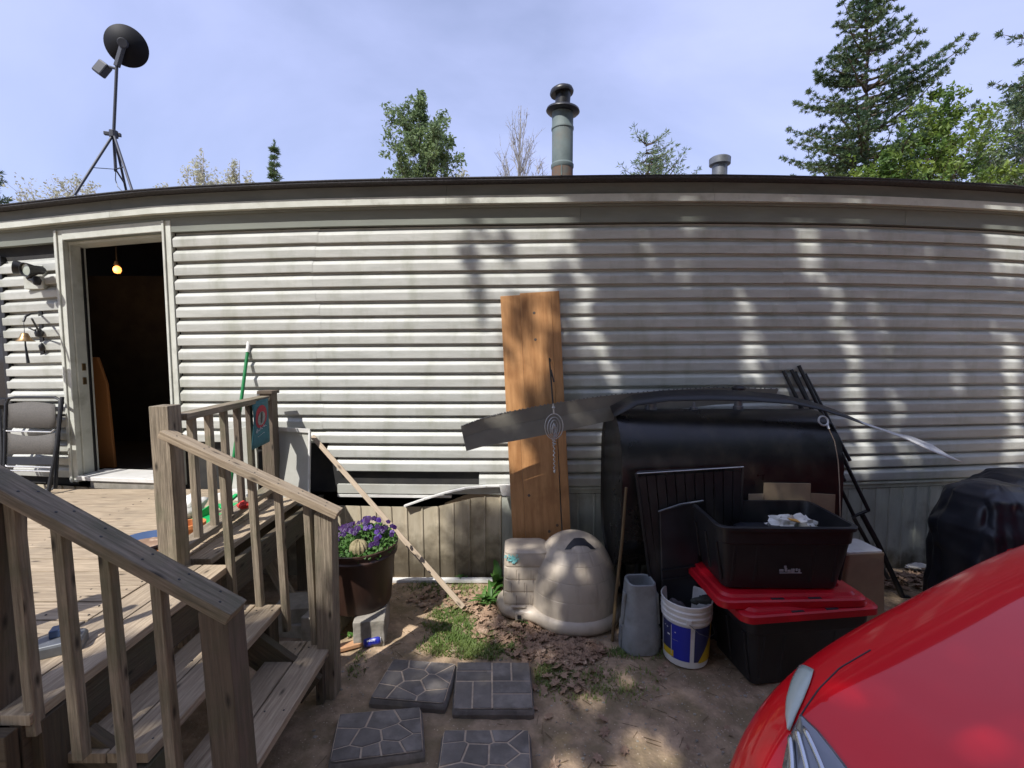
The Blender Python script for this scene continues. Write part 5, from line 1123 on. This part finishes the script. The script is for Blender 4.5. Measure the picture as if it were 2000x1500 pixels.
# rest of the car: doors, roof, tail
S2 = [(1.50, .86, 1.05), (1.8, .87, 1.02), (2.6, .87, .98), (3.4, .86, .99), (4.0, .83, .98), (4.25, .74, .93)]
mb = MB(); mb.loft([[cw(s, v * hw, z) for v, z in ((-.93, .22), (-1, .3), (-1, .6), (-.98, zs - .05), (-.9, zs), (.9, zs), (.98, zs - .05), (1, .6), (1, .3), (.93, .22))] for s, hw, zs in S2], True, True); part(car, 'rear_body', mb, 'car', smooth=40.)
mb = MB(); mb.loft([[cw(s, v * hw, z) for v, z in ((-1, .97), (-.93, zt - .06), (-.8, zt), (.8, zt), (.93, zt - .06), (1, .97))] for s, hw, zt in ((1.45, .78, 1.08), (2.0, .72, 1.42), (2.6, .70, 1.48), (3.4, .70, 1.44), (4.0, .74, 1.0))], True, True); part(car, 'window_band', mb, 'glass', smooth=40.)
mb = MB(); mb.loft([[cw(s, v * .68, zt + h) for v, h in ((-1, -.02), (-.8, .015), (.8, .015), (1, -.02))] for s, zt in ((1.95, 1.41), (2.6, 1.49), (3.45, 1.45))], False, False, closed=False); o = part(car, 'roof', mb, 'car', smooth=True); s = o.modifiers.new('t', 'SOLIDIFY'); s.thickness = .02
for s_ in (.72, 3.35):
    for v in (-.80, .80):
        mb = MB(); m3 = CL.to_track_quat('Z', 'Y').to_matrix(); mb.lathe([(.20, -.1), (.30, -.1), (.315, -.08), (.315, .08), (.30, .1), (.20, .1)], cw(s_, v, .215), 28, m3, True, True); wh = part(car, 'wheel', mb, 'tyre', smooth=40.)
        mb = MB(); mb.lathe([(.02, .085), (.1, .10), (.20, .105), (.205, .09)], cw(s_, v, .215), 20, m3 if v > 0 else (-CL).to_track_quat('Z', 'Y').to_matrix(), True, False); part(wh, 'rim', mb, 'steel', smooth=40.)
# lamp pieces follow the body surface
bpy.context.view_layer.update()
dg = bpy.context.evaluated_depsgraph_get(); eo = body.evaluated_get(dg); bvh = BVHTree.FromObject(eo, dg)
def onbody(px, py, o=.003):
    d = Vector(ray(px, py)).normalized(); hit, nr, i, t = bvh.ray_cast(Vector((0, 0, H)) - body.matrix_world.translation, d)
    if hit is None: return None
    if nr.dot(d) > 0: nr = -nr
    return hit + nr * o + body.matrix_world.translation
def patch(left, right, m, name, o=.004, par=car, label=None, nu=8, puff=0., sm_=True):
    """left/right: matching pixel curves; fills between them on the body"""
    n = 20; l = sm(left, n); r_ = sm(right, n); rings = []
    for a, b in zip(l, r_):
        row = [onbody(lerp(a[0], b[0], k / nu), lerp(a[1], b[1], k / nu), o + puff * math.sin(math.pi * k / nu)) for k in range(nu + 1)]
        if all(x is not None for x in row): rings.append(row)
    if len(rings) < 2: print('PATCH MISS', name, len(rings)); return None
    mb = MB(); mb.loft(rings, False, False, closed=False); q = part(par, name, mb, m, label, smooth=True); s = q.modifiers.new('t', 'SOLIDIFY'); s.thickness = .003; s.offset = 0; return q
if True:
    hl = patch([(1596, 1262), (1570, 1290), (1548, 1330), (1537, 1370), (1536, 1400), (1540, 1428)], [(1602, 1262), (1594, 1300), (1584, 1335), (1570, 1370), (1556, 1400), (1544, 1430)], 'lens', 'headlight', .004, puff=.006, label='clouded whitish wraparound headlight')
    l2_ = patch([(1563, 1404), (1548, 1430), (1538, 1460), (1530, 1500), (1528, 1540)], [(1570, 1402), (1600, 1430), (1632, 1470), (1655, 1500), (1685, 1540)], 'lamp_grey', 'headlight', .004, puff=.008, label='ribbed grey lower headlight')
    if l2_:
        for a, b in (((1548, 1445), (1545, 1535)), ((1560, 1432), (1578, 1535)), ((1574, 1428), (1612, 1535))):
            c1 = [onbody(lerp(a[0], b[0], t) + 9 * math.sin(math.pi * t * .5), lerp(a[1], b[1], t), .016) for t in np.linspace(0, 1, 12)]
            if all(x is not None for x in c1): mb = MB(); mb.tube(c1, [.002] + [.007] * 10 + [.004], 8); part(l2_, 'lamp_rib', mb, 'chrome', smooth=True)
    ln = [onbody(x, y_, .0005) for x, y_ in sm([(1548, 1425), (1572, 1385), (1600, 1345), (1640, 1305), (1700, 1270)], 24)]
    ln = [x for x in ln if x is not None]
    if len(ln) > 3: mb = MB(); mb.tube(ln, .0022, 6); part(car, 'hood_seam', mb, 'recess_shade_and_print')
# ================================================================== trees
nr_ = np.random.RandomState(3)
def cone_segs(segs, n=4):
    """segs: list of (p, q, r0, r1) -> MB"""
    mb = MB()
    for p, q, r0, r1 in segs:
        d = (q - p)
        if d.length < 1e-5: continue
        d.normalize(); x = d.orthogonal().normalized(); y = d.cross(x); vs = []
        for c, r in ((p, r0), (q, r1)):
            for k in range(n): a = 2 * math.pi * k / n; vs.append(c + (x * math.cos(a) + y * math.sin(a)) * r)
        mb.add(vs, [(k, (k + 1) % n, n + (k + 1) % n, n + k) for k in range(n)])
    return mb
def leaf_cards(mb, pts, size, rg, elong=1.5, up=.3):
    for p in pts:
        s = size * rg.uniform(.6, 1.3); nrm = Vector((rg.gauss(0, 1), rg.gauss(0, 1), rg.gauss(up, 1))).normalized(); x = nrm.orthogonal().normalized(); q = Matrix.Rotation(rg.uniform(0, 6.28), 3, nrm); x = q @ x; y = nrm.cross(x)
        mb.add([p - x * s * elong * .5, p + y * s * .35, p + x * s * elong * .5 + nrm * s * .15, p - y * s * .35], [(0, 1, 2, 3)])
def broadleaf(name, label, cx, top, halfw, y, nb=60, leafn=14, leafs=.16, m='leaf', bark='bark', crown0=.35, seed=1, lean=0, shape=1., twig=4, group='trees behind the home', cat='tree', trunkr=None, fork=.1, cull=None):
    rg = random.Random(seed); s = y * 1.0 / F
    base = aty(cx, 750, y); T = aty(cx + lean, top, y); w_ = halfw * s / CP; h = T.z
    base = Vector((base.x, y, 0)); t = thing(name, label, cat, base, group); tr_r = trunkr or h * .011
    axis = lambda u: Vector((lerp(base.x, T.x, u ** 1.3) + .12 * math.sin(u * 5 + seed), y + .1 * math.cos(u * 4), h * u * .97))
    segs = []; n = 12
    for k in range(n): u0, u1 = k / n, (k + 1) / n; segs.append((axis(u0), axis(u1), tr_r * (1 - u0 * .93), tr_r * (1 - u1 * .93)))
    lp = []
    for i in range(nb):
        u = crown0 + (1 - crown0) * ((i + rg.random()) / nb); cu = (u - crown0) / (1 - crown0)
        env = w_ * (math.sin(math.pi * min(1, (cu * .86 + .12)) ** shape) ** .7) * rg.uniform(.65, 1.12)
        a = rg.uniform(0, 6.28); ub = max(.12, u - rg.uniform(.10, .24)); p0 = axis(ub); p3 = axis(u) + Vector((math.cos(a) * env, math.sin(a) * env, 0))
        p1 = p0.lerp(p3, .35) + Vector((0, 0, -.04 * h * .3)); pm = [p0.lerp(p3, t_) + Vector((rg.gauss(0, .05), rg.gauss(0, .05), .035 * h * math.sin(math.pi * t_) * (-.4))) * (1 if 0 < t_ < 1 else 0) for t_ in (0, .33, .66, 1)]
        r0 = tr_r * (1 - ub * .9) * .45
        for k in range(3): segs.append((pm[k], pm[k + 1], r0 * (1 - k / 3.2), r0 * (1 - (k + 1) / 3.2)))
        for j in range(twig):
            t_ = rg.uniform(.35, 1); k = min(2, int(t_ * 3)); q0 = pm[k].lerp(pm[k + 1], t_ * 3 - k); d = (p3 - p0).normalized() * .5 + Vector((rg.gauss(0, .5), rg.gauss(0, .5), rg.uniform(.2, .9))); L_ = env * rg.uniform(.2, .45) + .1; q1 = q0 + d.normalized() * L_
            segs.append((q0, q1, r0 * .35, r0 * .1))
            for e in range(3):
                q2 = q0.lerp(q1, rg.uniform(.3, 1)); q3 = q2 + (d.normalized() * .6 + Vector((rg.gauss(0, .5), rg.gauss(0, .5), rg.gauss(.2, .4)))) * L_ * .45; segs.append((q2, q3, r0 * .14, r0 * .05))
                for _ in range(leafn): lp.append(q2.lerp(q3, rg.uniform(.2, 1.1)) + Vector((rg.gauss(0, 1), rg.gauss(0, 1), rg.gauss(0, 1))) * leafs * .7)
    part(t, 'trunk', cone_segs(segs), bark)
    if lp: mb = MB(); leaf_cards(mb, lp, leafs, rg); part(t, 'crown', mb, m)
    return t
def conifer(name, label, cx, top, y, zlow, halfw, nwh=22, seed=1, m='pine', dens=1., gap=0, nsz=.22, group='trees behind the home', profile=None, lean=0, trunkr=None, sweep=.12):
    rg = random.Random(seed); base = aty(cx, 750, y); T = aty(cx + lean, top, y); h = T.z; w_ = halfw * y / F / CP
    t = thing(name, label, 'tree', (base.x, y, 0), group); tr_r = trunkr or h * .012; axis = lambda u: Vector((lerp(base.x, T.x, u), y, h * u))
    segs = [(axis(k / 8), axis((k + 1) / 8), tr_r * (1 - k / 8.2), tr_r * (1 - (k + 1) / 8.2)) for k in range(8)]; mb = MB()
    def tuft(c, d, s):
        for _ in range(max(3, int(13 * dens))):
            e = (d * .7 + Vector((rg.gauss(0, .7), rg.gauss(0, .7), rg.gauss(.25, .5)))).normalized(); x = e.orthogonal().normalized(); x = Matrix.Rotation(rg.uniform(0, 6.28), 3, e) @ x; L_ = s * rg.uniform(.7, 1.25)
            mb.add([c + x * s * .09, c + e * L_ * .6 + x * s * .08, c + e * L_, c + e * L_ * .5 - x * s * .09], [(0, 1, 2, 3)])
    for i in range(nwh):
        u = i / nwh; zc = lerp(zlow, h * .985, u ** .9); L0 = w_ * (profile(u) if profile else (1 - u) ** .8 + .06)
        for b in range(rg.randint(4, 6)):
            if rg.random() < gap: continue
            a = rg.uniform(0, 6.28); L_ = L0 * rg.uniform(.6, 1.15); d = Vector((math.cos(a), math.sin(a), 0)); p0 = axis(zc / h) + Vector((0, 0, rg.uniform(-.1, .1))); n = max(3, int(L_ / .22)); pts = []
            for k in range(n + 1):
                f = k / n; pts.append(p0 + d * (L_ * f) + Vector((0, 0, L_ * (-sweep * math.sin(f * 2.3) + .28 * f * f + .10 * f * u * 3))) + Vector((rg.gauss(0, .02), rg.gauss(0, .02), 0)))
            for k in range(n): segs.append((pts[k], pts[k + 1], .035 * (1 - k / n) * L_ ** .5 + .006, .035 * (1 - (k + 1) / n) * L_ ** .5 + .005))
            for k in range(n + 1):
                f = k / n
                if f < .18: continue
                for sd_ in (-1, 1):
                    sl = L_ * .32 * (1.1 - f) * rg.uniform(.5, 1.2) + .06; sdir = (d * .75 + Vector((-d.y, d.x, 0)) * sd_ * .75 + Vector((0, 0, rg.uniform(-.05, .3)))).normalized(); m_ = max(1, int(sl / .17))
                    for j in range(1, m_ + 1): tuft(pts[k] + sdir * sl * j / m_, sdir, nsz)
                tuft(pts[k], d, nsz)
    for k in range(10): tuft(axis(.95 + .005 * k), Vector((0, 0, 1)), nsz)
    part(t, 'trunk', cone_segs(segs, 5), 'bark'); part(t, 'crown', mb, m); return t
pf = lambda u: (1 - u) ** .62 * (1 + .25 * math.sin(u * 26)) + .05
conifer('pine_tree', 'tall dark green white pine with layered boughs rising behind the right half of the roof', 1693, -14, 14.5, 6.0, 145, 25, 4, profile=pf, dens=2.8, gap=.0, nsz=.12, sweep=.07)
conifer('pine_tree', 'dark pine of which only drooping bough tips enter at the right edge of the picture', 2075, -60, 13, 5.5, 125, 20, 12, profile=pf, gap=.15, dens=1.6, nsz=.14)
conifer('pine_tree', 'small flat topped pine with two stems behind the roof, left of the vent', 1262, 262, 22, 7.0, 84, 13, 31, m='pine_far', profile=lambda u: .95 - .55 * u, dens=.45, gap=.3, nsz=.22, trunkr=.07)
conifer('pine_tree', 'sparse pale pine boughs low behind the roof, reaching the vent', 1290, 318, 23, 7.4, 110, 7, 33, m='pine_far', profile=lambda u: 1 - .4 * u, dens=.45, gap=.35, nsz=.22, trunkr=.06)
conifer('spruce_tree', 'thin dark spruce tip just right of the satellite dish above the roof', 536, 276, 34, 8.5, 17, 16, 15, m='pine', dens=.5, nsz=.3, trunkr=.06)
conifer('spruce_tree', 'dark conifer bough cut by the left edge of the picture above the roof', -30, 300, 26, 6.5, 60, 12, 17, m='pine', dens=.6, nsz=.3)
conifer('spruce_tree', 'small dark bushy conifer top left of the tall pine trunk', 1640, 310, 20, 6.5, 20, 8, 19, m='pine', dens=.6, nsz=.2, trunkr=.05)
broadleaf('oak_tree', 'rounded leafy green tree with dark stems left of the stove pipe', 832, 172, 66, 26, 95, 12, .15, 'leaf_dark', 'bark', .46, 5, lean=-12, shape=1.7, twig=6, trunkr=.16)
broadleaf('bare_tree', 'pale leafless tree with fine upright twigs beside the stove pipe', 1016, 190, 62, 30, 80, 0, .1, 'bud', 'bark_bare', .40, 8, twig=10, trunkr=.36, shape=.8)
broadleaf('maple_tree', 'bright yellow green leafy tree right of the tall pine trunk', 1800, 165, 105, 13, 95, 10, .085, 'leaf', 'bark', .42, 21, lean=10, shape=1., twig=5, trunkr=.09)
broadleaf('maple_tree', 'low yellow green leafy tree beneath the tall pine at the roof line', 1725, 290, 95, 12.5, 60, 12, .085, 'leaf', 'bark', .5, 22, twig=5, trunkr=.07)
broadleaf('birch_tree', 'tallest sparsely leafed tree at the right edge above the roof', 1985, 130, 85, 19, 80, 5, .12, 'leaf_dark', 'bark_bare', .45, 23, twig=6, trunkr=.09)
broadleaf('birch_tree', 'low pale green sparsely leafed tree between the yellow green tree and the right edge', 1930, 250, 60, 20, 55, 6, .13, 'leaf_dark', 'bark_pale', .5, 24, twig=5, trunkr=.07)
for i, (cx, top, hw, y, lb) in enumerate(((395, 285, 42, 30, 'budding tree top midway between the satellite dish and the thin spruce'), (465, 300, 48, 30, 'budding tree top immediately left of the thin spruce tip'), (150, 335, 90, 28, 'low pale budding tree behind the tripod of the satellite dish'), (330, 345, 40, 31, 'lowest pale budding tree tips right of the dish tripod'), (900, 318, 38, 31, 'faint twiggy budding shrub at the right foot of the rounded green tree'))):
    broadleaf('budding_tree', lb, cx, top, hw, y, 60, 3, .12, 'bud', 'bark_pale', .5, 40 + i, twig=7, trunkr=.17)
# unseen trees added behind the viewer to cut sky light and fill reflections
for i, (x, y, h, hw) in enumerate(((-15, -13, 13, 5.0), (-6, -17, 15, 5.5), (2, -15, 15, 5.5), (9, -12, 15, 5.5), (15, -5, 14, 5))):
    rg = random.Random(70 + i); t = thing('sky_block_tree', 'leafy unseen tree added behind the viewer to cut sky light, number %s from the drive' % ('one', 'two', 'three', 'four', 'five')[i], 'tree', (x, y, 0), 'trees behind the viewer')
    segs = [(Vector((x, y, h * k / 6)), Vector((x + .1 * k, y, h * (k + 1) / 6)), .2 * (1 - k / 7), .2 * (1 - (k + 1) / 7)) for k in range(6)]; pts = []
    for b in range(80):
        c = Vector((x + rg.gauss(0, hw * .42), y + rg.gauss(0, hw * .42), h * rg.uniform(.22, 1))); segs.append((Vector((x, y, c.z * .8)), c, .05, .01))
        for _ in range(60): pts.append(c + Vector((rg.gauss(0, .75), rg.gauss(0, .55), rg.gauss(0, .45))))
    part(t, 'trunk', cone_segs(segs), 'bark'); mb = MB(); leaf_cards(mb, pts, .55, rg); part(t, 'crown', mb, 'leaf_dark')
# the big shade tree: boughs placed where the sun has to pass them on its way to the yard
rg = random.Random(99)
st = thing('shade_tree', 'tall spreading tree standing behind the viewer that dapples the right half of the yard', 'tree', (-2.2, -4.6, 0))
tb_ = Vector((-2.2, -4.6, 0)); segs = []; trk = [tb_, Vector((-2.3, -4.7, 4)), Vector((-2.5, -4.9, 8)), Vector((-2.8, -5.2, 12)), Vector((-3.0, -5.4, 16))]
for k in range(4): segs.append((trk[k], trk[k + 1], .13 - .025 * k, .13 - .025 * (k + 1)))
def sunw(px, py, surf):
    if surf == 'w': return W(px, py)
    if surf == 'g': return atz(px, py, 0)
def lit(px, py, surf):
    """how open the canopy is above this spot"""
    n = noise.noise(Vector((px * .006, py * .003, 7 if surf == 'w' else 3)))
    if surf == 'w':
        px += 22 * noise.noise(Vector((px * .01, py * .022, 1))) + 7 * noise.noise(Vector((px * .05, py * .06, 4)))
        def on(line, hw):
            ys = [p[1] for p in line]
            if not ys[0] - 12 < py < ys[-1] + 12: return False
            return abs(px - np.interp(py, ys, [p[0] for p in line])) < hw
        if px < 1098 and py < 1000:
            for ln_, hw in (([(910, 440), (930, 540), (960, 620)], 8), ([(985, 440), (1000, 540)], 5), ([(1040, 600), (1010, 700)], 7), ([(1085, 820), (1085, 920)], 26)):
                if on(ln_, hw): return .35
            return 1.
        for ln_, hw in (([(1112, 440), (1135, 560), (1160, 720)], 27), ([(1150, 590), (1200, 760)], 16), ([(1360, 440), (1372, 470)], 24), ([(1330, 520), (1345, 580)], 20), ([(1545, 440), (1575, 520), (1600, 560), (1640, 640), (1665, 760), (1690, 940)], 24), ([(1570, 440), (1590, 500)], 22),
                        ([(1430, 570), (1455, 650), (1480, 760)], 24), ([(1672, 440), (1685, 480)], 18), ([(1705, 600), (1735, 720), (1760, 900)], 15), ([(1955, 440), (1975, 560)], 48), ([(1960, 650), (1985, 920)], 24), ([(1810, 490), (1815, 530)], 18), ([(1190, 800), (1180, 940)], 14), ([(1860, 640), (1880, 800)], 10), ([(1520, 600), (1545, 800)], 9), ([(1260, 440), (1270, 500), (1290, 640)], 8)):
            if on(ln_, hw * .85 + 5): return 1.
        v = .1 if n < .1 else .3
        return v
    if py > 1500: return 0
    if px < 640: return .9 if py < 1400 else 0
    n2 = noise.noise(Vector((px * .017, py * .034, 5)))
    if px < 930 + (1290 - py) * .4 and py < 1290: return 1.
    if px < 1180 and py < 1300: return .85 if n2 > -.1 else .1
    if px < 900: return .9 if n2 > -.05 else .1
    if px < 1060: return .9 if n2 > .08 else .05
    for cx_, cy_, r_ in ((1390, 1395, 50), (1150, 1380, 38), (1250, 1440, 42), (1100, 1460, 34), (1300, 1480, 40), (1180, 1490, 30), (1070, 1400, 24), (1230, 1340, 22), (1330, 1350, 16)):
        if (px - cx_) ** 2 + (py - cy_) ** 2 * 2 < r_ ** 2 * 2.2: return .95
    if n2 > .28: return .7
    return 0.
lp = []; clumps = []
def shade_at(P, nleaf, rad_):
    Lb = rg.uniform(7.5, 11.5); c = P - SUN * Lb; clumps.append(c)
    for _ in range(nleaf): lp.append(c + Vector((rg.gauss(0, rad_), rg.gauss(0, rad_), rg.gauss(0, rad_))))
for py in range(420, 1130, 11):
    for px in range(900, 2080, 11):
        qx, qy = px + rg.uniform(-6, 6), py + rg.uniform(-6, 6)
        if lit(qx, qy, 'w') < rg.random() * .9: shade_at(W(qx, qy), 4, .035)
for py in range(1130, 1500, 10):
    for px in range(560, 2000, 14):
        qx, qy = px + rg.uniform(-7, 7), py + rg.uniform(-5, 5)
        if lit(qx, qy, 'g') < rg.random() * .9: shade_at(atz(qx, qy, 0.0), 5, .05)
for k in range(2600):                               # canopy over the car and the near right of the yard
    P = Vector((rg.uniform(.7, 4.5), rg.uniform(-1.2, 2.2), .3))
    if P.x + P.y * .4 < 1.3: continue
    shade_at(P, 6, .14)
for k in range(750):
    P = Vector((rg.uniform(-1.75, -.6), rg.uniform(.3, 1.55), rg.uniform(.0, .75))); shade_at(P, 6, .08)
for c in clumps[::90]: k = min(3, int(c.z / 4.2)); segs.append((trk[k].lerp(trk[k + 1], .3), c, .022, .006))
part(st, 'trunk', cone_segs(segs), 'bark'); mb = MB(); leaf_cards(mb, lp, .105, rg, 1.3); part(st, 'crown', mb, 'leaf_dark')
# ================================================================== ground cover
rg = random.Random(12)
def free(x, y):
    if y > yw(x) - .08: return False
    for cx_, cy_, r_ in ((pc.x, pc.y, .3), (ix, iy, .34), (.06, 3.2, .17), (gx, gy, .13), (bx, by, .14)):
        if (x - cx_) ** 2 + (y - cy_) ** 2 < r_ * r_: return False
    return True
def pxof(x, y): zc = y * CP + H * SP; return 1000 + F * x / zc, 750 - F * (y * SP - H * CP) / zc
STN = ((720, 895, 1286, 1380), (880, 1045, 1290, 1390), (638, 832, 1378, 1496), (845, 1045, 1422, 1600))
def onstone(px, py): return any(a < px < b and c < py < d for a, b, c, d in STN)
mb = MB(); cnt = 0
while cnt < 6500:
    x, y = rg.uniform(-.95, 1.2), rg.uniform(1.5, 3.6); px, py = pxof(x, y)
    def el(cx_, cy_, a, b): return max(0, 1 - ((px - cx_) / a) ** 2 - ((py - cy_) / b) ** 2)
    dn = 1.3 * el(930, 1262, 120, 38) + .8 * el(880, 1215, 60, 40) + .9 * el(1075, 1320, 50, 26) + .7 * el(1245, 1275, 75, 16) + .35 * el(870, 1150, 90, 22) + .25 * el(1150, 1340, 160, 40) + .3 * el(690, 1290, 30, 40)
    dn *= .6 + .8 * noise.noise(Vector((x * 9, y * 9, 0)))
    if rg.random() > dn or not free(x, y) or onstone(px, py): continue
    cnt += 1; z = gz(x, y)
    h = rg.uniform(.012, .032); a = rg.uniform(0, 6.28); d = Vector((math.cos(a), math.sin(a), 0)); s = Vector((-d.y, d.x, 0)) * rg.uniform(.002, .0045); b0 = Vector((x, y, z - .003)); k1 = b0 + d * h * .3 + Vector((0, 0, h * .6)); k2 = b0 + d * h * .9 + Vector((0, 0, h))
    mb.add([b0 - s, b0 + s, k1 + s * .8, k2, k1 - s * .8], [(0, 1, 2, 4), (4, 2, 3)])
solo('grass', mb, 'grass', None, None, (0, 0, 0), kind='stuff')['label'] = 'low green grass and moss growing in patches on the dirt between slabs and dog house'
def deadleaf(mb, x, y, z, r, a):
    n = 7; tl = Vector((rg.gauss(0, .35), rg.gauss(0, .35), 1)).normalized(); q = tl.to_track_quat('Z', 'Y').to_matrix() @ Matrix.Rotation(a, 3, 'Z'); pts = []
    cu = rg.uniform(-.5, .7)
    for k in range(n * 2):
        t = math.pi * k / n; rr = r * (1 if k % 2 == 0 else .62) * rg.uniform(.8, 1.1); v = Vector((math.cos(t) * rr, math.sin(t) * rr * .7, 0)); v.z = cu * (v.y ** 2) / r * 1.6 + cu * .3 * abs(v.x); pts.append(Vector((x, y, z + r * .25)) + q @ v)
    c = sum(pts, Vector()) / len(pts); c.z -= cu * r * .1; mb.add([c] + pts, [(0, k + 1, (k + 1) % (2 * n) + 1) for k in range(2 * n)])
mb = MB(); cnt = 0
while cnt < 1350:
    x, y = rg.uniform(-1.3, 3.8), rg.uniform(1.7, 3.72); px, py = pxof(x, y)
    def el(cx_, cy_, a, b): return max(0, 1 - ((px - cx_) / a) ** 2 - ((py - cy_) / b) ** 2)
    dn = 1.5 * el(1010, 1240, 95, 30) + 1.5 * el(1090, 1275, 110, 28) + 1.1 * el(960, 1195, 50, 35) + .3 * el(880, 1170, 100, 30) + .35 * el(1120, 1320, 60, 40) + .5 * el(1760, 1120, 140, 40) + .012 * el(1150, 1400, 350, 130) + .25 * el(560, 1200, 60, 80) + .3 * el(690, 1255, 40, 20)
    if rg.random() > dn or not free(x, y): continue
    cnt += 1; deadleaf(mb, x, y, gz(x, y) + rg.uniform(0, .012), rg.uniform(.014, .042), rg.uniform(0, 6.28))
solo('leaf_litter', mb, 'deadleaf', None, None, (0, 0, 0), kind='stuff')['label'] = 'brown dead leaves heaped on the ground in front of the dog house'
for px, py, r, lb in ((1062, 1352, .042, 'brown curled maple leaf on the dirt right of the basket weave slab'), (1043, 1345, .03, 'narrow pale dead leaf against the right edge of the basket weave slab'), (1302, 1296, .04, 'tan dead leaf at the foot of the white bucket'), (1292, 1312, .045, 'darker brown dead leaf in front of the bucket, nearest the viewer'), (1012, 1394, .035, 'pale dead leaf lying at the front edge of the basket weave slab'), (1000, 1228, .05, 'large tan leaf on the leaf pile below the dog house latch')):
    p = atz(px, py, .0); mb = MB(); deadleaf(mb, p.x, p.y, gz(p.x, p.y) + .004, r, rg.uniform(0, 6)); solo('fallen_leaf', mb, 'deadleaf', lb, 'leaf', p, group='single fallen leaves')
mb = MB()
for k in range(3600):
    x, y = rg.uniform(-1.0, 2.6), rg.uniform(1.3, 3.6)
    px, py = pxof(x, y)
    if not free(x, y) or onstone(px, py): continue
    r = rg.uniform(.002, .006) if rg.random() < .93 else rg.uniform(.007, .012); vs, fs = blob((x, y, gz(x, y)), (r, r * .8, r * .6), (5, 3), .3, k); mb.add(vs, fs)
solo('pebbles', mb, 'concrete', None, None, (0, 0, 0), kind='stuff')['label'] = 'small stones scattered over the bare dirt'
mb = MB()
for k in range(420):
    x, y = rg.uniform(-.9, 2.4), rg.uniform(1.5, 3.6)
    px, py = pxof(x, y)
    if not free(x, y) or onstone(px, py): continue
    a = rg.uniform(0, 3.14); l_ = rg.uniform(.02, .08); z = gz(x, y) + .004; mb.beam((x, y, z), (x + math.cos(a) * l_, y + math.sin(a) * l_, z + rg.uniform(-.002, .008)), .0022, .0018)
solo('twigs', mb, 'stick', None, None, (0, 0, 0), kind='stuff')['label'] = 'thin dry twigs scattered on the dirt'
def weed(px, py, n, L_, m, lb, wd=.16, up=.7):
    p = atz(px, py, .0); t = thing('weed_plant', lb, 'plant', (p.x, p.y, 0)); 
    for k in range(n):
        a = rg.uniform(0, 6.28); d = Vector((math.cos(a), math.sin(a), 0)); l_ = L_ * rg.uniform(.5, 1.1); s = Vector((-d.y, d.x, 0)); u_ = up * rg.uniform(.6, 1.4); rows = []
        b0 = p + Vector((rg.gauss(0, .03), rg.gauss(0, .02), 0))
        for j in range(7):
            f = j / 6; c = b0 + d * l_ * (.2 * f + .55 * f * f) + Vector((0, 0, l_ * u_ * (f - .45 * f * f))); w_ = l_ * wd * math.sin(math.pi * min(1, f * .9 + .08)) ** .8 * (1 + .25 * (j % 2)); rows.append([c - s * w_ * .5 + Vector((0, 0, w_ * .2)), c, c + s * w_ * .5 + Vector((0, 0, w_ * .2))])
        mb = MB(); mb.loft(rows, False, False, closed=False); part(t, 'leaf', mb, m, smooth=True)
weed(952, 1178, 26, .20, 'weed', 'leafy green dandelion clump left of the dog house tray', .14)
weed(975, 1150, 9, .24, 'weed', 'upright broad leafed green weed against the left side of the dog house', .26, 1.1)
weed(905, 1132, 9, .07, 'weed', 'tiny green weed at the foot of the skirting left of the dog house', .3)
weed(1020, 1215, 10, .08, 'weed', 'small grassy weed growing through the leaves under the dog house latch', .14)
weed(690, 1243, 9, .07, 'weed', 'small weed beside the block under the planter, behind the last stair post', .3)
